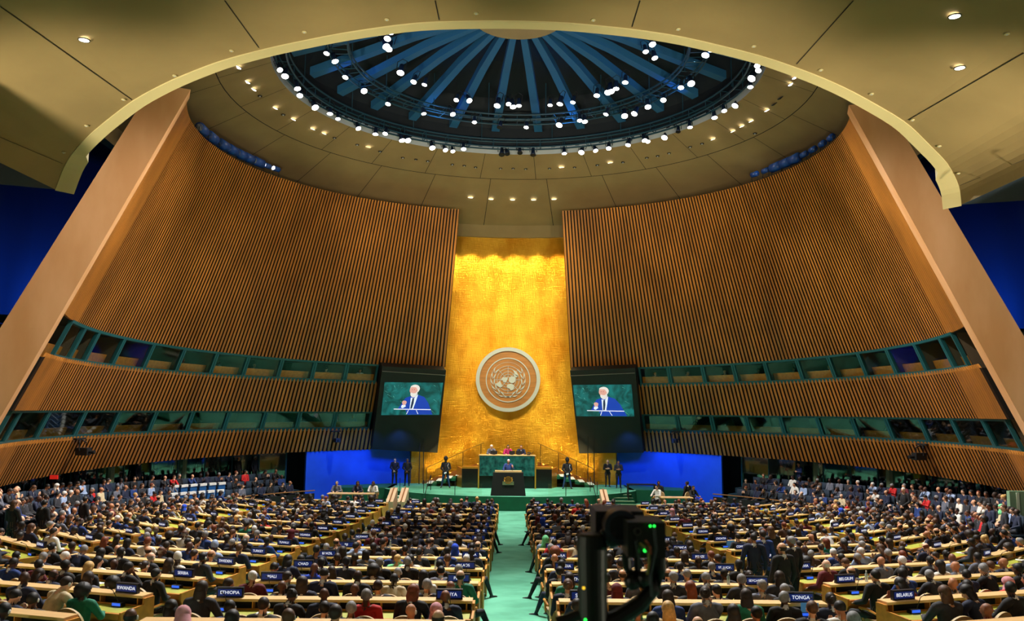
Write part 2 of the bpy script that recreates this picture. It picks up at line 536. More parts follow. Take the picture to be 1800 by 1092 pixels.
# glazed interpreters' and press booths: one window unit per bay
MULL = {('u', -1): [90, 118, 145, 195, 250, 308, 367, 424, 487, 547, 605, 660],
        ('u', 1): [1125, 1180, 1240, 1297, 1355, 1413, 1470, 1527, 1580, 1632, 1680, 1706],
        ('l', -1): [-60, 2, 59, 128, 191, 258, 325, 391, 457, 521, 585, 648],
        ('l', 1): [1133, 1195, 1256, 1319, 1381, 1447, 1511, 1573, 1636, 1696, 1754, 1800]}
WIN = 0
BOOTHS = []
for (lvl, s), xs in MULL.items():
    lo, hi = ('ubs', 'ubt') if lvl == 'u' else ('lbs', 'lbt')
    ths = [theta_at(x, lo, s) for x in xs]
    lim = TH_MID[s]
    ths = sorted(min(max(t, lim[0] + .01), lim[1] - .005) for t in ths)
    ths = [t for i, t in enumerate(ths) if i == 0 or t - ths[i - 1] > .02]
    # soffit, floor and back of the whole booth level
    mb = MB(); n = 44; a0, a1 = ths[0], ths[-1]
    for i in range(n):
        a, c = a0 + (a1 - a0) * i / n, a0 + (a1 - a0) * (i + 1) / n
        for key, dz in ((lo, -.05), (hi, .05)):
            p, q = wall_pt(a, lev_z(key, a) + dz, .1), wall_pt(c, lev_z(key, c) + dz, .1)
            p2, q2 = wall_pt(a, lev_z(key, a) + dz, 3.2), wall_pt(c, lev_z(key, c) + dz, 3.2)
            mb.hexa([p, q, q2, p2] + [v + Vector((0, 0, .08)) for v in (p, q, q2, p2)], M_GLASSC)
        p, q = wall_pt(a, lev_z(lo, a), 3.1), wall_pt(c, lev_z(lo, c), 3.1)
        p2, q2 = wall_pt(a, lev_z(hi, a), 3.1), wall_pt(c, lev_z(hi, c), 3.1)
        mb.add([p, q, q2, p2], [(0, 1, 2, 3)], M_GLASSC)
    mb.build('wall_%s_%s_booths' % ('left' if s < 0 else 'right', 'upper' if lvl == 'u' else 'lower'), kind='structure')
    for i in range(len(ths) - 1):
        WIN += 1
        a, c = ths[i] + .004, ths[i + 1] - .004
        w = MB()

        def bar(t, half, key0=lo, key1=hi, o0=-.02, o1=.14, m=M_TEAL):
            za, zb2 = lev_z(key0, t), lev_z(key1, t)
            w.hexa([wall_pt(t - half, za, o0), wall_pt(t + half, za, o0), wall_pt(t + half, za, o1), wall_pt(t - half, za, o1),
                    wall_pt(t - half, zb2, o0), wall_pt(t + half, zb2, o0), wall_pt(t + half, zb2, o1), wall_pt(t - half, zb2, o1)], m)
        bar(a, .0032); bar(c, .0032)
        for key, z0, z1 in ((lo, .0, .22), (hi, -.09, .02)):
            for u in range(6):
                a_, c_ = a - .004 + (c - a + .008) * u / 6, a - .004 + (c - a + .008) * (u + 1) / 6
                p = [wall_pt(a_, lev_z(key, a_) + z0, -.02), wall_pt(c_, lev_z(key, c_) + z0, -.02), wall_pt(c_, lev_z(key, c_) + z0, .16), wall_pt(a_, lev_z(key, a_) + z0, .16)]
                q = [wall_pt(a_, lev_z(key, a_) + z1, -.02), wall_pt(c_, lev_z(key, c_) + z1, -.02), wall_pt(c_, lev_z(key, c_) + z1, .16), wall_pt(a_, lev_z(key, a_) + z1, .16)]
                w.hexa(p + q, M_TEAL)
        wo = w.build('window_%d' % WIN, kind='structure')
        m2 = MB(); zs = .64 if lvl == 'u' else .56
        p = [wall_pt(a, lev_z(lo, a) + .1, .45), wall_pt(c, lev_z(lo, c) + .1, .45), wall_pt(c, lev_z(lo, c) + .1, .9), wall_pt(a, lev_z(lo, a) + .1, .9)]
        q = [wall_pt(a, lev_z(lo, a) + zs, .45), wall_pt(c, lev_z(lo, c) + zs, .45), wall_pt(c, lev_z(lo, c) + zs, .9), wall_pt(a, lev_z(lo, a) + zs, .9)]
        m2.hexa(p + q, M_DESKW); m2.build('counter', wo)
        m3 = MB(); t = c
        m3.hexa([wall_pt(t, lev_z(lo, t), .2), wall_pt(t + .004, lev_z(lo, t), .2), wall_pt(t + .004, lev_z(lo, t), 2.9), wall_pt(t, lev_z(lo, t), 2.9),
                 wall_pt(t, lev_z(hi, t), .2), wall_pt(t + .004, lev_z(hi, t), .2), wall_pt(t + .004, lev_z(hi, t), 2.9), wall_pt(t, lev_z(hi, t), 2.9)], mat('booth_partition', (86, 76, 60), .8))
        m3.build('partition', wo)
        m4 = MB()
        m4.add([wall_pt(a, lev_z(lo, a) + .2, .05), wall_pt(c, lev_z(lo, c) + .2, .05), wall_pt(c, lev_z(hi, c) - .1, .05), wall_pt(a, lev_z(hi, a) - .1, .05)], [(0, 1, 2, 3)], G_BOOTH if lvl == 'l' else G_CLEAR)
        m4.build('pane', wo)
        BOOTHS.append((lvl, s, (a + c) / 2, lev_z(lo, (a + c) / 2), i, c - a))
for t, z in ((theta_at(165, 'lbs', -1), -.4), (theta_at(215, 'lbs', -1), -.4)):
    spot(wall_pt(t, z + .6, 1.6), wall_pt(t, z - 1.2, 1.2), 60, (.85, 1, 1), 150, .5, .1)

# outer dark walls
for s, nm in ((-1, 'left'), (1, 'right')):
    mb = MB(); n = 40
    for i in range(n):
        a, c = s * (.36 + 2.3 * i / n), s * (.36 + 2.3 * (i + 1) / n)
        R = 24.0
        p, q = cyl(a, R, -.2), cyl(c, R, -.2)
        mb.hexa([p, q, cyl(c, R + .3, -.2), cyl(a, R + .3, -.2), cyl(a, R, 19.5), cyl(c, R, 19.5), cyl(c, R + .3, 19.5), cyl(a, R + .3, 19.5)], M_NAVYWALL)
    mb.build('wall_outer_' + nm, kind='structure')
    mb = MB()
    mb.box((s * 19.5, 8, 8), (.3, 30, 16), M_NAVYWALL)
    mb.build('wall_rear_' + nm, kind='structure')

# ceiling over the hall with its oculus
R_OC, R_SEAM, R_OUT = 11.17, 13.4, 24.2


def ceil_z(r):
    return CAMZ + 15.25 - .403 * (min(r, 18.1) - 11.17)


def build_ceiling():
    mb = MB(); n = 96
    rs = [R_OC, R_SEAM - .02, R_SEAM + .02, 16, 18.1]
    for i in range(n):
        a, c = 2 * PI * i / n, 2 * PI * (i + 1) / n
        for k in range(len(rs) - 1):
            r0, r1 = rs[k], rs[k + 1]
            m = M_DARK if k == 1 else M_CEIL
            mb.add([cyl(a, r0, ceil_z(r0)), cyl(c, r0, ceil_z(r0)), cyl(c, r1, ceil_z(r1)), cyl(a, r1, ceil_z(r1))], [(0, 1, 2, 3)], m)
        # fascia drop behind the walls, and the flat soffit beyond it
        mb.add([cyl(a, 18.1, ceil_z(18.1)), cyl(c, 18.1, ceil_z(18.1)), cyl(c, 18.2, CAMZ + 11.65), cyl(a, 18.2, CAMZ + 11.65)], [(0, 1, 2, 3)], M_CEIL)
        mb.add([cyl(a, 18.2, CAMZ + 11.65), cyl(c, 18.2, CAMZ + 11.65), cyl(c, 18.7, CAMZ + 11.7), cyl(a, 18.7, CAMZ + 11.7)], [(0, 1, 2, 3)], M_CEIL)
        mb.add([cyl(a, 18.7, CAMZ + 11.7), cyl(c, 18.7, CAMZ + 11.7), cyl(c, 24.3, CAMZ + 13.2), cyl(a, 24.3, CAMZ + 13.2)], [(0, 1, 2, 3)], M_DARK)
        # pale rim of the oculus
        mb.add([cyl(a, R_OC, ceil_z(R_OC)), cyl(c, R_OC, ceil_z(R_OC)), cyl(c, R_OC, ceil_z(R_OC) + .45), cyl(a, R_OC, ceil_z(R_OC) + .45)], [(0, 1, 2, 3)], M_SILVER)
    for i in range(24):                                        # radial seams
        a = 2 * PI * (i + .35) / 24; e = .0011
        for r0, r1 in ((R_OC, R_SEAM), (R_SEAM, 18.1)):
            aa = a if r0 == R_OC else a + .05
            mb.add([cyl(aa - e, r0, ceil_z(r0) - .012), cyl(aa + e, r0, ceil_z(r0) - .012), cyl(aa + e, r1, ceil_z(r1) - .012), cyl(aa - e, r1, ceil_z(r1) - .012)], [(0, 1, 2, 3)], M_DARK)
    mb.build('ceiling', kind='structure')
    # dark dome void above the oculus
    d = MB(); prof = [(R_OC + .02, .4), (R_OC + .02, 1.6), (10.2, 3.1), (7.5, 4.2), (4, 4.6), (0.01, 4.7)]
    for i in range(48):
        a, c = 2 * PI * i / 48, 2 * PI * (i + 1) / 48
        for k in range(len(prof) - 1):
            (r0, z0), (r1, z1) = prof[k], prof[k + 1]
            d.add([cyl(a, r0, Z_OC + z0), cyl(c, r0, Z_OC + z0), cyl(c, r1, Z_OC + z1), cyl(a, r1, Z_OC + z1)], [(0, 1, 2, 3)], M_DOMED)
    d.build('ceiling_dome', kind='structure')
    # ribs fanning from the centre disc
    rb = MB(); nr = 26
    for i in range(nr):
        a = 2 * PI * (i + .5) / nr
        for r0, r1, z0, z1, w0, w1 in ((2.0, 5.2, 3.15, 2.6, .16, .2), (5.2, 10.6, 2.6, 1.2, .2, .24)):
            t = Vector((math.cos(a), -math.sin(a), 0))
            p, q = cyl(a, r0, Z_OC + z0), cyl(a, r1, Z_OC + z1)
            h = Vector((0, 0, .4))
            rb.hexa([p - t * w0, p + t * w0, q + t * w1, q - t * w1, p - t * w0 + h, p + t * w0 + h, q + t * w1 + h, q - t * w1 + h], M_RIB)
    rb.build('ceiling_rib', kind='structure')
    dd = MB(); dd.tube([cyl(0, 0, Z_OC + 3.05), cyl(0, 0, Z_OC + 3.35)], 2.15, M_CEIL, 48)
    dd.build('ceiling_disc', kind='structure')


build_ceiling()


def lighting_truss(r, w, z, h, label):
    t = thing('lighting_truss', label, 'lighting truss')
    for q_, (rr, zz) in enumerate(((r - w / 2, z), (r + w / 2, z), (r - w / 2, z + h), (r + w / 2, z + h))):
        if q_ == 0:
            continue
        m = MB(); pts = [cyl(2 * PI * i / 96, rr, zz) for i in range(97)]
        m.tube(pts, .045, M_RIG, 6, cap=False); m.build('ring_rail', t)
    m = MB(); m.tube([cyl(2 * PI * i / 96, r - w / 2, z) for i in range(97)], .045, M_RIG, 6, cap=False)
    for i in range(48):
        a = 2 * PI * i / 48; q = [cyl(a, r - w / 2, z), cyl(a, r + w / 2, z), cyl(a, r + w / 2, z + h), cyl(a, r - w / 2, z + h)]
        for k in range(4):
            m.tube([q[k], q[(k + 1) % 4]], .02, M_RIG, 5, cap=False)
    m.build('frame', t)
    m = MB()
    for i in range(16):
        a = 2 * PI * (i + .5) / 16
        m.tube([cyl(a, r, z + h), cyl(a, r, z + h + 2.0)], .025, M_RIG, 5)
    m.build('hanger_rod', t, kind='stuff')
    return t


lighting_truss(8.3, .9, Z_OC + 1.0, .25, 'inner blue-green circular catwalk truss under the dome ribs')
lighting_truss(10.75, .5, Z_OC + .25, .45, 'outer blue-green circular truss just inside the oculus rim')

# rear ceiling with the big curved edge
EDGE = [(97, 333), (113, 290), (133, 260), (167, 227), (233, 175), (300, 140), (383, 107), (473, 83), (600, 57), (733, 38), (883, 35), (1000, 39), (1110, 50), (1199, 63), (1340, 97), (1433, 130), (1500, 160), (1593, 213), (1633, 253), (1667, 287), (1687, 327), (1690, 360)]


def near_circle(px, py, R):
    d = ray(px, py); m = d.x / d.y; e = d.z / d.y; a = 1 + m * m
    b = AX.x * m + AX.y; disc = b * b - a * (AX.x ** 2 + AX.y ** 2 - R * R)
    y = (b - math.sqrt(max(disc, 0))) / a
    return Vector((m * y, y, CAMZ + e * y))


EP = []
for i in range(len(EDGE) - 1):
    a, b = near_circle(*EDGE[i], 20), near_circle(*EDGE[i + 1], 20)
    for k in range(4):
        EP.append(a.lerp(b, k / 4))
EP.append(near_circle(*EDGE[-1], 20))
for _ in range(2):
    EP = [EP[0]] + [(EP[i - 1] + EP[i] * 2 + EP[i + 1]) / 4 for i in range(1, len(EP) - 1)] + [EP[-1]]


def rear_z(x):
    if x <= EP[0].x:
        return EP[0].z
    for i in range(len(EP) - 1):
        if EP[i].x <= x <= EP[i + 1].x:
            t = (x - EP[i].x) / max(1e-6, EP[i + 1].x - EP[i].x)
            return EP[i].z * (1 - t) + EP[i + 1].z * t
    return EP[-1].z


def rear_hit(px, py):
    d = ray(px, py); s = 20.0
    for _ in range(60):
        s = .5 * s + .5 * (rear_z(d.x * s) - CAMZ) / d.z
    return Vector((d.x * s, d.y * s, CAMZ + d.z * s))


def build_rear_ceiling():
    mb = MB(); n = len(EP); vs = []; K = 8
    for p in EP:
        for k in range(K + 1):
            y = p.y + (-4 - p.y) * k / K
            vs.append((p.x, y, p.z))
    fs = [(i * (K + 1) + k, (i + 1) * (K + 1) + k, (i + 1) * (K + 1) + k + 1, i * (K + 1) + k + 1) for i in range(n - 1) for k in range(K)]
    mb.add(vs, fs, M_CEIL)
    # far-side upstand and top for thickness
    for (x0, y0), (x1, y1) in (((0, 10), (232, 175)), ((395, 0), (455, 83)), ((765, 0), (772, 34)), ((1125, 0), (1111, 46)), ((1500, 0), (1400, 112)), ((1800, 92), (1597, 210)), ((1800, 280), (1687, 325)), ((0, 240), (110, 287))):
        prev = None
        for k in range(9):
            q = rear_hit(x0 + (x1 - x0) * k / 8, y0 + (y1 - y0) * k / 8) - Vector((0, 0, .015))
            if prev is not None:
                t = Vector((-(q - prev).y, (q - prev).x, 0)).normalized() * .012
                mb.add([prev - t, prev + t, q + t, q - t], [(0, 1, 2, 3)], M_DARK)
            prev = q
    mb.build('ceiling_rear', kind='structure')
    e = MB()
    for i in range(n - 1):
        def inner(p, idx):
            c = Vector((AX.x, AX.y + 3, p.z)) - p; c.z = 0; c.normalize()
            w = .36 if 6 < idx < n - 7 else .5
            return p + c * w - Vector((0, 0, .02))
        a, b = EP[i] - Vector((0, 0, .03)), EP[i + 1] - Vector((0, 0, .03)); c, d = inner(EP[i + 1], i + 1), inner(EP[i], i)
        up = Vector((0, 0, .5))
        e.hexa([a, b, c, d, a + up, b + up, c + up, d + up], M_CREAM)
    e.build('trim_1', kind='structure')
    f = MB()
    for i in range(n - 1):
        a, b = EP[i] + Vector((0, .3, .4)), EP[i + 1] + Vector((0, .3, .4))
        a2, b2 = Vector((a.x, a.y, 18.6)), Vector((b.x, b.y, 18.6))
        f.add([a, b, b2, a2], [(0, 1, 2, 3)], M_TEALD)
    for s, p in ((-1, EP[0]), (1, EP[-1])):
        f.add([(p.x, -4, p.z), (p.x, p.y, p.z), (s * 19.5, p.y - 1.5, p.z + .3), (s * 19.5, -4, p.z + .3)], [(0, 1, 2, 3)], M_NAVYWALL)
    f.build('wall_above_ceiling', kind='structure')


build_rear_ceiling()

# gold wall behind the stage
def build_gold():
    mb = MB(); n = 40
    for i in range(n):
        a, c = -.345 + .69 * i / n, -.345 + .69 * (i + 1) / n
        R = 20.3
        mb.hexa([cyl(a, R, 0), cyl(c, R, 0), cyl(c, R + .3, 0), cyl(a, R + .3, 0), cyl(a, R, CAMZ + 12.6), cyl(c, R, CAMZ + 12.6), cyl(c, R + .3, CAMZ + 12.6), cyl(a, R + .3, CAMZ + 12.6)], M_GOLDLEAF)
    mb.build('wall_gold', smooth=False, kind='structure')
    for s, nm in ((-1, 'left'), (1, 'right')):
        mb = MB(); n = 16
        for i in range(n):
            a, c = s * (.338 + .35 * i / n), s * (.338 + .35 * (i + 1) / n)
            R = 20.7
            mb.hexa([cyl(a, R, 0), cyl(c, R, 0), cyl(c, R + .2, 0), cyl(a, R + .2, 0), cyl(a, R, 4.2), cyl(c, R, 4.2), cyl(c, R + .2, 4.2), cyl(a, R + .2, 4.2)], M_BLUEW)
        mb.build('wall_blue_' + nm, kind='structure')


build_gold()


# ------------------------------------------------------------------ stage
STZ = .8


def build_stage():
    mb = MB(); n = 36; pts = []
    for i in range(n + 1):
        a = -1.15 + 2.3 * i / n
        pts.append(Vector((.0 + 8.6 * math.sin(a), 55.4 - 7.3 * math.cos(a), 0)))
    base = pts + [Vector((7.6, 57, 0)), Vector((-7.6, 57, 0))]
    k = len(base)
    vs = [p.copy() for p in base] + [p + Vector((0, 0, STZ)) for p in base]
    mb.add(vs, [tuple(range(k, 2 * k))], M_CARPET)
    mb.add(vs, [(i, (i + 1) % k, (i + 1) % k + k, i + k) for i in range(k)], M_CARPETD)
    t = mb.build('floor_stage', kind='structure')
    for sx in (-1, 1):                                       # glass guard along the front edge, with a gap for the lectern
        for i in range(n):
            if (i * 2 - n) * sx <= 6 or (i * 2 - n) * sx > 30:
                continue
            if i % 4 == (0 if sx > 0 else 3):
                p = pts[i if sx > 0 else i + 1] + Vector((0, .12, STZ))
                m = MB(); m.tube([p, p + Vector((0, 0, .78))], .02, M_BLACK, 6); m.build('guard_post', t)
        g = MB()
        for i in range(n):
            if 6 < (i * 2 - n) * sx <= 30:
                a, b = pts[i] + Vector((0, .12, STZ + .03)), pts[i + 1] + Vector((0, .12, STZ + .03))
                g.add([a, b, b + Vector((0, 0, .7)), a + Vector((0, 0, .7))], [(0, 1, 2, 3)], G_CLEAR)
        g.build('glass_guard', t)
    for s in (-1, 1):                                        # side steps down to the hall
        st = thing('stage_steps', 'pale-nosed green steps up to the stage on the %s side' % ('blue-chair' if s < 0 else 'camera'), 'steps', (s * 6.2, 0, 0), 0, 'steps up to the stage')
        for i in range(5):
            z1 = STZ - .13 * (i + 1) + .0; y = 51.3 - .62 * i
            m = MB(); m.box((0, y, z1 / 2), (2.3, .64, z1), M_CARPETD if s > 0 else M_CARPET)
            m.box((0, y - .2, z1 + .012), (2.3, .26, .024), M_STEPW if s < 0 else mat('nosing_dim_light', (120, 150, 110), .8)); m.build('step', st)  # camera side: weaker light put into darker carpet and nosing colours
        r = MB(); r.tube([(s * -1.3, 51.6, STZ + .9), (s * -1.3, 48.3, .95)], .022, M_BLACK, 6)
        r.tube([(s * -1.3, 51.6, STZ), (s * -1.3, 51.6, STZ + .9)], .02, M_BLACK, 6); r.tube([(s * -1.3, 48.3, .0), (s * -1.3, 48.3, .95)], .02, M_BLACK, 6)
        r.build('handrail', st)
    # stairs behind, rising inwards to the marble desk
    for s in (-1, 1):
        st = thing('rostrum_stairs', 'wide carpeted stairs with slanting handrail rising to the marble desk, %s side' % ('blue-chair' if s < 0 else 'camera'), 'stairs', (0, 0, 0), 0, 'stairs to the marble desk')
        for i in range(5):
            x0, x1 = 5.4 - .62 * i, 5.4 - .62 * (i + 1); z1 = STZ + .17 * (i + 1)
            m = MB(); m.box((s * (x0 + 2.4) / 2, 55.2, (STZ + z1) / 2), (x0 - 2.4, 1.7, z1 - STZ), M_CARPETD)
            m.box((s * (x0 - .16), 55.0, z1 + .02), (.34, 1.9, .03), M_STEPW)
            m.build('step', st)
        w = MB(); w.hexa([Vector((s * 5.9, 56.1, STZ)), Vector((s * 1.8, 56.1, STZ)), Vector((s * 1.8, 56.2, STZ)), Vector((s * 5.9, 56.2, STZ)),
                          Vector((s * 5.9, 56.1, STZ + .12)), Vector((s * 1.8, 56.1, STZ + 1.5)), Vector((s * 1.8, 56.2, STZ + 1.5)), Vector((s * 5.9, 56.2, STZ + .12))], M_PANELW)
        w.build('stringer', st)
        r = MB(); r.tube([(s * 5.6, 56.0, STZ + 1.05), (s * 1.8, 56.0, STZ + 2.75)], .03, M_BRONZE, 8); r.build('handrail', st)
        for i in range(4):
            x = 5.6 - i * 1.2; z = STZ + .06 + (5.6 - x) * .34
            m = MB(); m.tube([(s * x, 56.0, z), (s * x, 56.0, STZ + 1.05 + (5.6 - x) * .447)], .018, M_BLACK, 6); m.build('baluster', st)
        for i in range(6):
            x = 5.3 - i * .62
            spot(Vector((s * x, 56.0, STZ + .25 + i * .2)), Vector((s * x, 56.9, STZ + 2.6 + i * .2)), 110, (1, .80, .35), 70, .9, .05)
        # seam posts flanking the gold wall base
        for px in ((742, 735) if s < 0 else (1035, 1046)):
            p = at_y(px, 840, 55.0)
            m = MB(); m.box((p.x, 55.6, STZ + 1.6), (.05, .05, 3.2), M_BLACK); m.build('trim_post', st)
    # marble desk
    a, b = at_y(843, 801, 52.9), at_y(940, 801, 52.9); zb = at_y(890, 837, 52.9).z
    cx, wd, zt = (a.x + b.x) / 2, b.x - a.x, a.z
    t = thing('marble_rostrum', 'tall green marble podium desk where three officials sit, before the gold wall', 'rostrum', (cx, 52.9, STZ))
    m = MB(); m.box((0, .06, (zt + zb) / 2 - STZ), (wd, .12, zt - zb), M_MARBLE); m.build('marble_front', t)
    m = MB(); m.box((0, .4, zt - STZ - .0), (wd + .08, .8, .07), M_LEDGE); m.build('desktop', t)
    m = MB()
    for s in (-1, 1):
        m2 = MB(); m2.box((s * (wd / 2 + .05), .45, (zt - STZ) / 2), (.08, .8, zt - STZ), M_GOLDM); m2.build('side_panel', t)
    m = MB(); m.box((0, 1.9, (zt - .75 - STZ) / 2), (wd, 1.9, zt - .75 - STZ), M_CARPETD); m.build('upper_floor', t)
    global ROS
    ROS = (cx, zt, wd)
    a, b = at_y(812, 824, 53.4), at_y(970, 824, 53.4)
    cx2, w2, z2 = (a.x + b.x) / 2, b.x - a.x, a.z
    m = MB(); m.box((cx2 - cx, .5 + .3, (z2 - STZ) / 2), (w2, .6, z2 - STZ), M_BLACKG); m.build('black_base', t)
    for s in (-1, 1):
        m = MB(); e = s * w2 / 2
        m.hexa([Vector((cx2 - cx + e, .5, 0)), Vector((cx2 - cx + e + s * .4, 1.5, 0)), Vector((cx2 - cx + e + s * .4, 1.6, 0)), Vector((cx2 - cx + e, 1.6, 0)),
                Vector((cx2 - cx + e, .5, z2 - STZ)), Vector((cx2 - cx + e + s * .4, 1.5, z2 - STZ + .1)), Vector((cx2 - cx + e + s * .4, 1.6, z2 - STZ + .1)), Vector((cx2 - cx + e, 1.6, z2 - STZ))], M_GOLDM)
        m.build('yellow_lit_wing', t)  # wood under yellow light; that light is put into the gold colour
        m = MB(); m.box((cx2 - cx + s * (w2 / 2 + wd / 2) / 2, 1.0, z2 - STZ + .06), ((w2 - wd) / 2, .9, .12), M_GOLDM); m.build('yellow_lit_cap', t)
    # lectern
    p0, p1 = at_y(870, 831, 48.6), at_y(917, 831, 48.6); q0, q1 = at_y(862, 872, 48.6), at_y(924, 872, 48.6)
    lx = (p0.x + p1.x) / 2
    t = thing('lectern', 'black speaker lectern with a gold emblem at the front of the stage', 'lectern', (lx, 48.6, STZ))
    zt = p0.z - STZ; wt, wb = (p1.x - p0.x) / 2 + .1, (q1.x - q0.x) / 2
    m = MB(); m.hexa([Vector((-wb, 0, 0)), Vector((wb, 0, 0)), Vector((wb, .9, 0)), Vector((-wb, .9, 0)), Vector((-wt, .1, zt)), Vector((wt, .1, zt)), Vector((wt, .8, zt)), Vector((-wt, .8, zt))], M_BLACKG)
    m.mats = [M_BLACK]; m.build('body', t)
    m = MB(); m.box((0, .42, zt + .04), (1.55, .6, .09), M_LEDGE); m.build('reading_top', t)
    for x in (-.25, .25):
        m = MB(); m.tube([(x, .3, zt + .08), (x * .6, .2, zt + .36)], .012, M_BLACK, 5); m.build('microphone', t)
    m = MB(); m.ring((0, .02, zt - .42), (1, 0, 0), (0, 0, 1), .19, .035, M_GOLDM, 32, .03); m.ring((0, .02, zt - .42), (1, 0, 0), (0, 0, 1), .12, .02, M_GOLDM, 24, .03)
    m.ring((0, .02, zt - .42), (1, 0, 0), (0, 0, 1), .06, .015, M_GOLDM, 16, .03)
    m.box((0, .01, zt - .42), (.24, .02, .012), M_GOLDM); m.box((0, .01, zt - .42), (.012, .02, .24), M_GOLDM)
    for s in (-1, 1):
        for k in range(7):
            a = -1.9 + k * .4; c = Vector((s * .235 * math.cos(a), .02, zt - .42 + .235 * math.sin(a)))
            m.ball(c, (.035, .015, .045), M_GOLDM, 8, 4)
    m.build('emblem', t)
    m = MB(); m.box((0, .015, .72), (.66, .03, .2), mat('plaque_bronze', (120, 130, 92), .5)); m.build('plaque', t)
    global LEC
    LEC = (lx, zt + STZ)


build_stage()


# ------------------------------------------------------------------ wall emblem
def build_emblem():
    c = at_y(893, 667, 56.6)
    c = Vector((c.x, AX.y + 20.3 * math.cos(math.asin((c.x - AX.x) / 20.3)) - .32, c.z))
    nn = Vector((0, -1, 0)); X = Vector((1, 0, 0)); Z = Vector((0, 0, 1))
    k = c.y / 1450.0 / 7.8                                    # metres per zoomed pixel
    R = 437 * k
    t = thing('wall_emblem', 'round wooden emblem with a silver world map inside olive branches, on the gold wall', 'emblem', c)
    o = Vector((0, 0, 0))
    m = MB(); m.tube([o + nn * -.2, o + nn * .02], R, mat('emblem_wood', (160, 108, 52), .5, var=.18, scale=1.5, stretch=(.4, 1, 4)), 64); m.build('disc', t)
    m = MB(); m.ring(o, X, Z, R - 22 * k, 50 * k, M_SILVER, 72, .1); m.build('outer_ring', t)
    m = MB(); m.ring(o + Vector((0, .14, 0)), X, Z, R - .04, .05, mat('halo_light', (255, 226, 150), .5, emit=16), 72, .04); m.build('backlight_ring', t)
    m = MB(); m.ring(o + Z * (-6 * k), X, Z, 298 * k, 12 * k, M_SILVER, 72, .06); m.build('inner_ring', t)
    m = MB()
    gc = o + Z * (-4 * k)
    for r in (36, 72, 108, 150, 188):
        m.ring(gc, X, Z, r * k, 5 * k, M_SILVER, 48, .05)
    m.ring(gc, X, Z, 240 * k, 3 * k, M_SILVER, 48, .03)
    for i in range(8):
        a = PI * i / 4
        d = X * math.cos(a) + Z * math.sin(a); e = d.cross(nn) * 2.5 * k
        p, q = gc + d * 30 * k, gc + d * 188 * k
        m.prism([p - e, p + e, q + e, q - e], nn, .05, M_SILVER)
    m.build('grid', t)
    cx0, cy0 = 570, 540
    polys = [[(480, 525), (505, 508), (540, 515), (565, 512), (566, 535), (550, 560), (530, 582), (505, 572), (500, 550), (475, 552)],
             [(455, 560), (470, 590), (495, 640), (450, 645), (420, 625), (395, 597), (430, 590)],
             [(585, 515), (610, 500), (640, 498), (665, 500), (672, 540), (665, 570), (640, 590), (600, 585), (580, 560)],
             [(560, 612), (600, 598), (648, 612), (655, 650), (640, 680), (610, 690), (590, 665), (552, 640)],
             [(640, 415), (665, 420), (690, 445), (712, 480), (700, 500), (672, 480), (655, 450)],
             [(655, 460), (700, 485), (690, 512), (660, 505), (645, 480)]]
    m = MB()
    for pl in polys:
        m.prism([o + X * ((x - cx0) * k) + Z * (-(y - cy0) * k) for x, y in pl], nn, .08, M_SILVER)
    m.build('world_map', t)
    for s in (-1, 1):
        m = MB(); path = [(-200, 20 - 0), (-198, -60), (-175, -130), (-135, -190), (-80, -232), (0, -238)]
        path = [(s * x, z) for x, z in [(-155, 150), (-190, 90), (-212, 10), (-200, -70), (-165, -140), (-110, -195), (-50, -225), (40, -240)]]
        for i in range(len(path) - 1):
            a, b = Vector((path[i][0], 0, path[i][1])), Vector((path[i + 1][0], 0, path[i + 1][1])); d = (b - a).normalized(); sd = Vector((d.z, 0, -d.x))
            if i < 6:
                for sg in (-1, 1):
                    tip = a - d * 10 + sd * sg * 26; root = b + d * 6; mid = (tip + root) / 2
                    m.prism([(tip) * k, (mid + sd * sg * 17) * k, root * k, (mid - sd * sg * 1) * k], nn, .07, M_SILVER)
            else:
                m.prism([(a + sd * 6) * k, (b + sd * 6) * k, (b - sd * 6) * k, (a - sd * 6) * k], nn, .06, M_SILVER)
        m.build('olive_branch', t)


build_emblem()


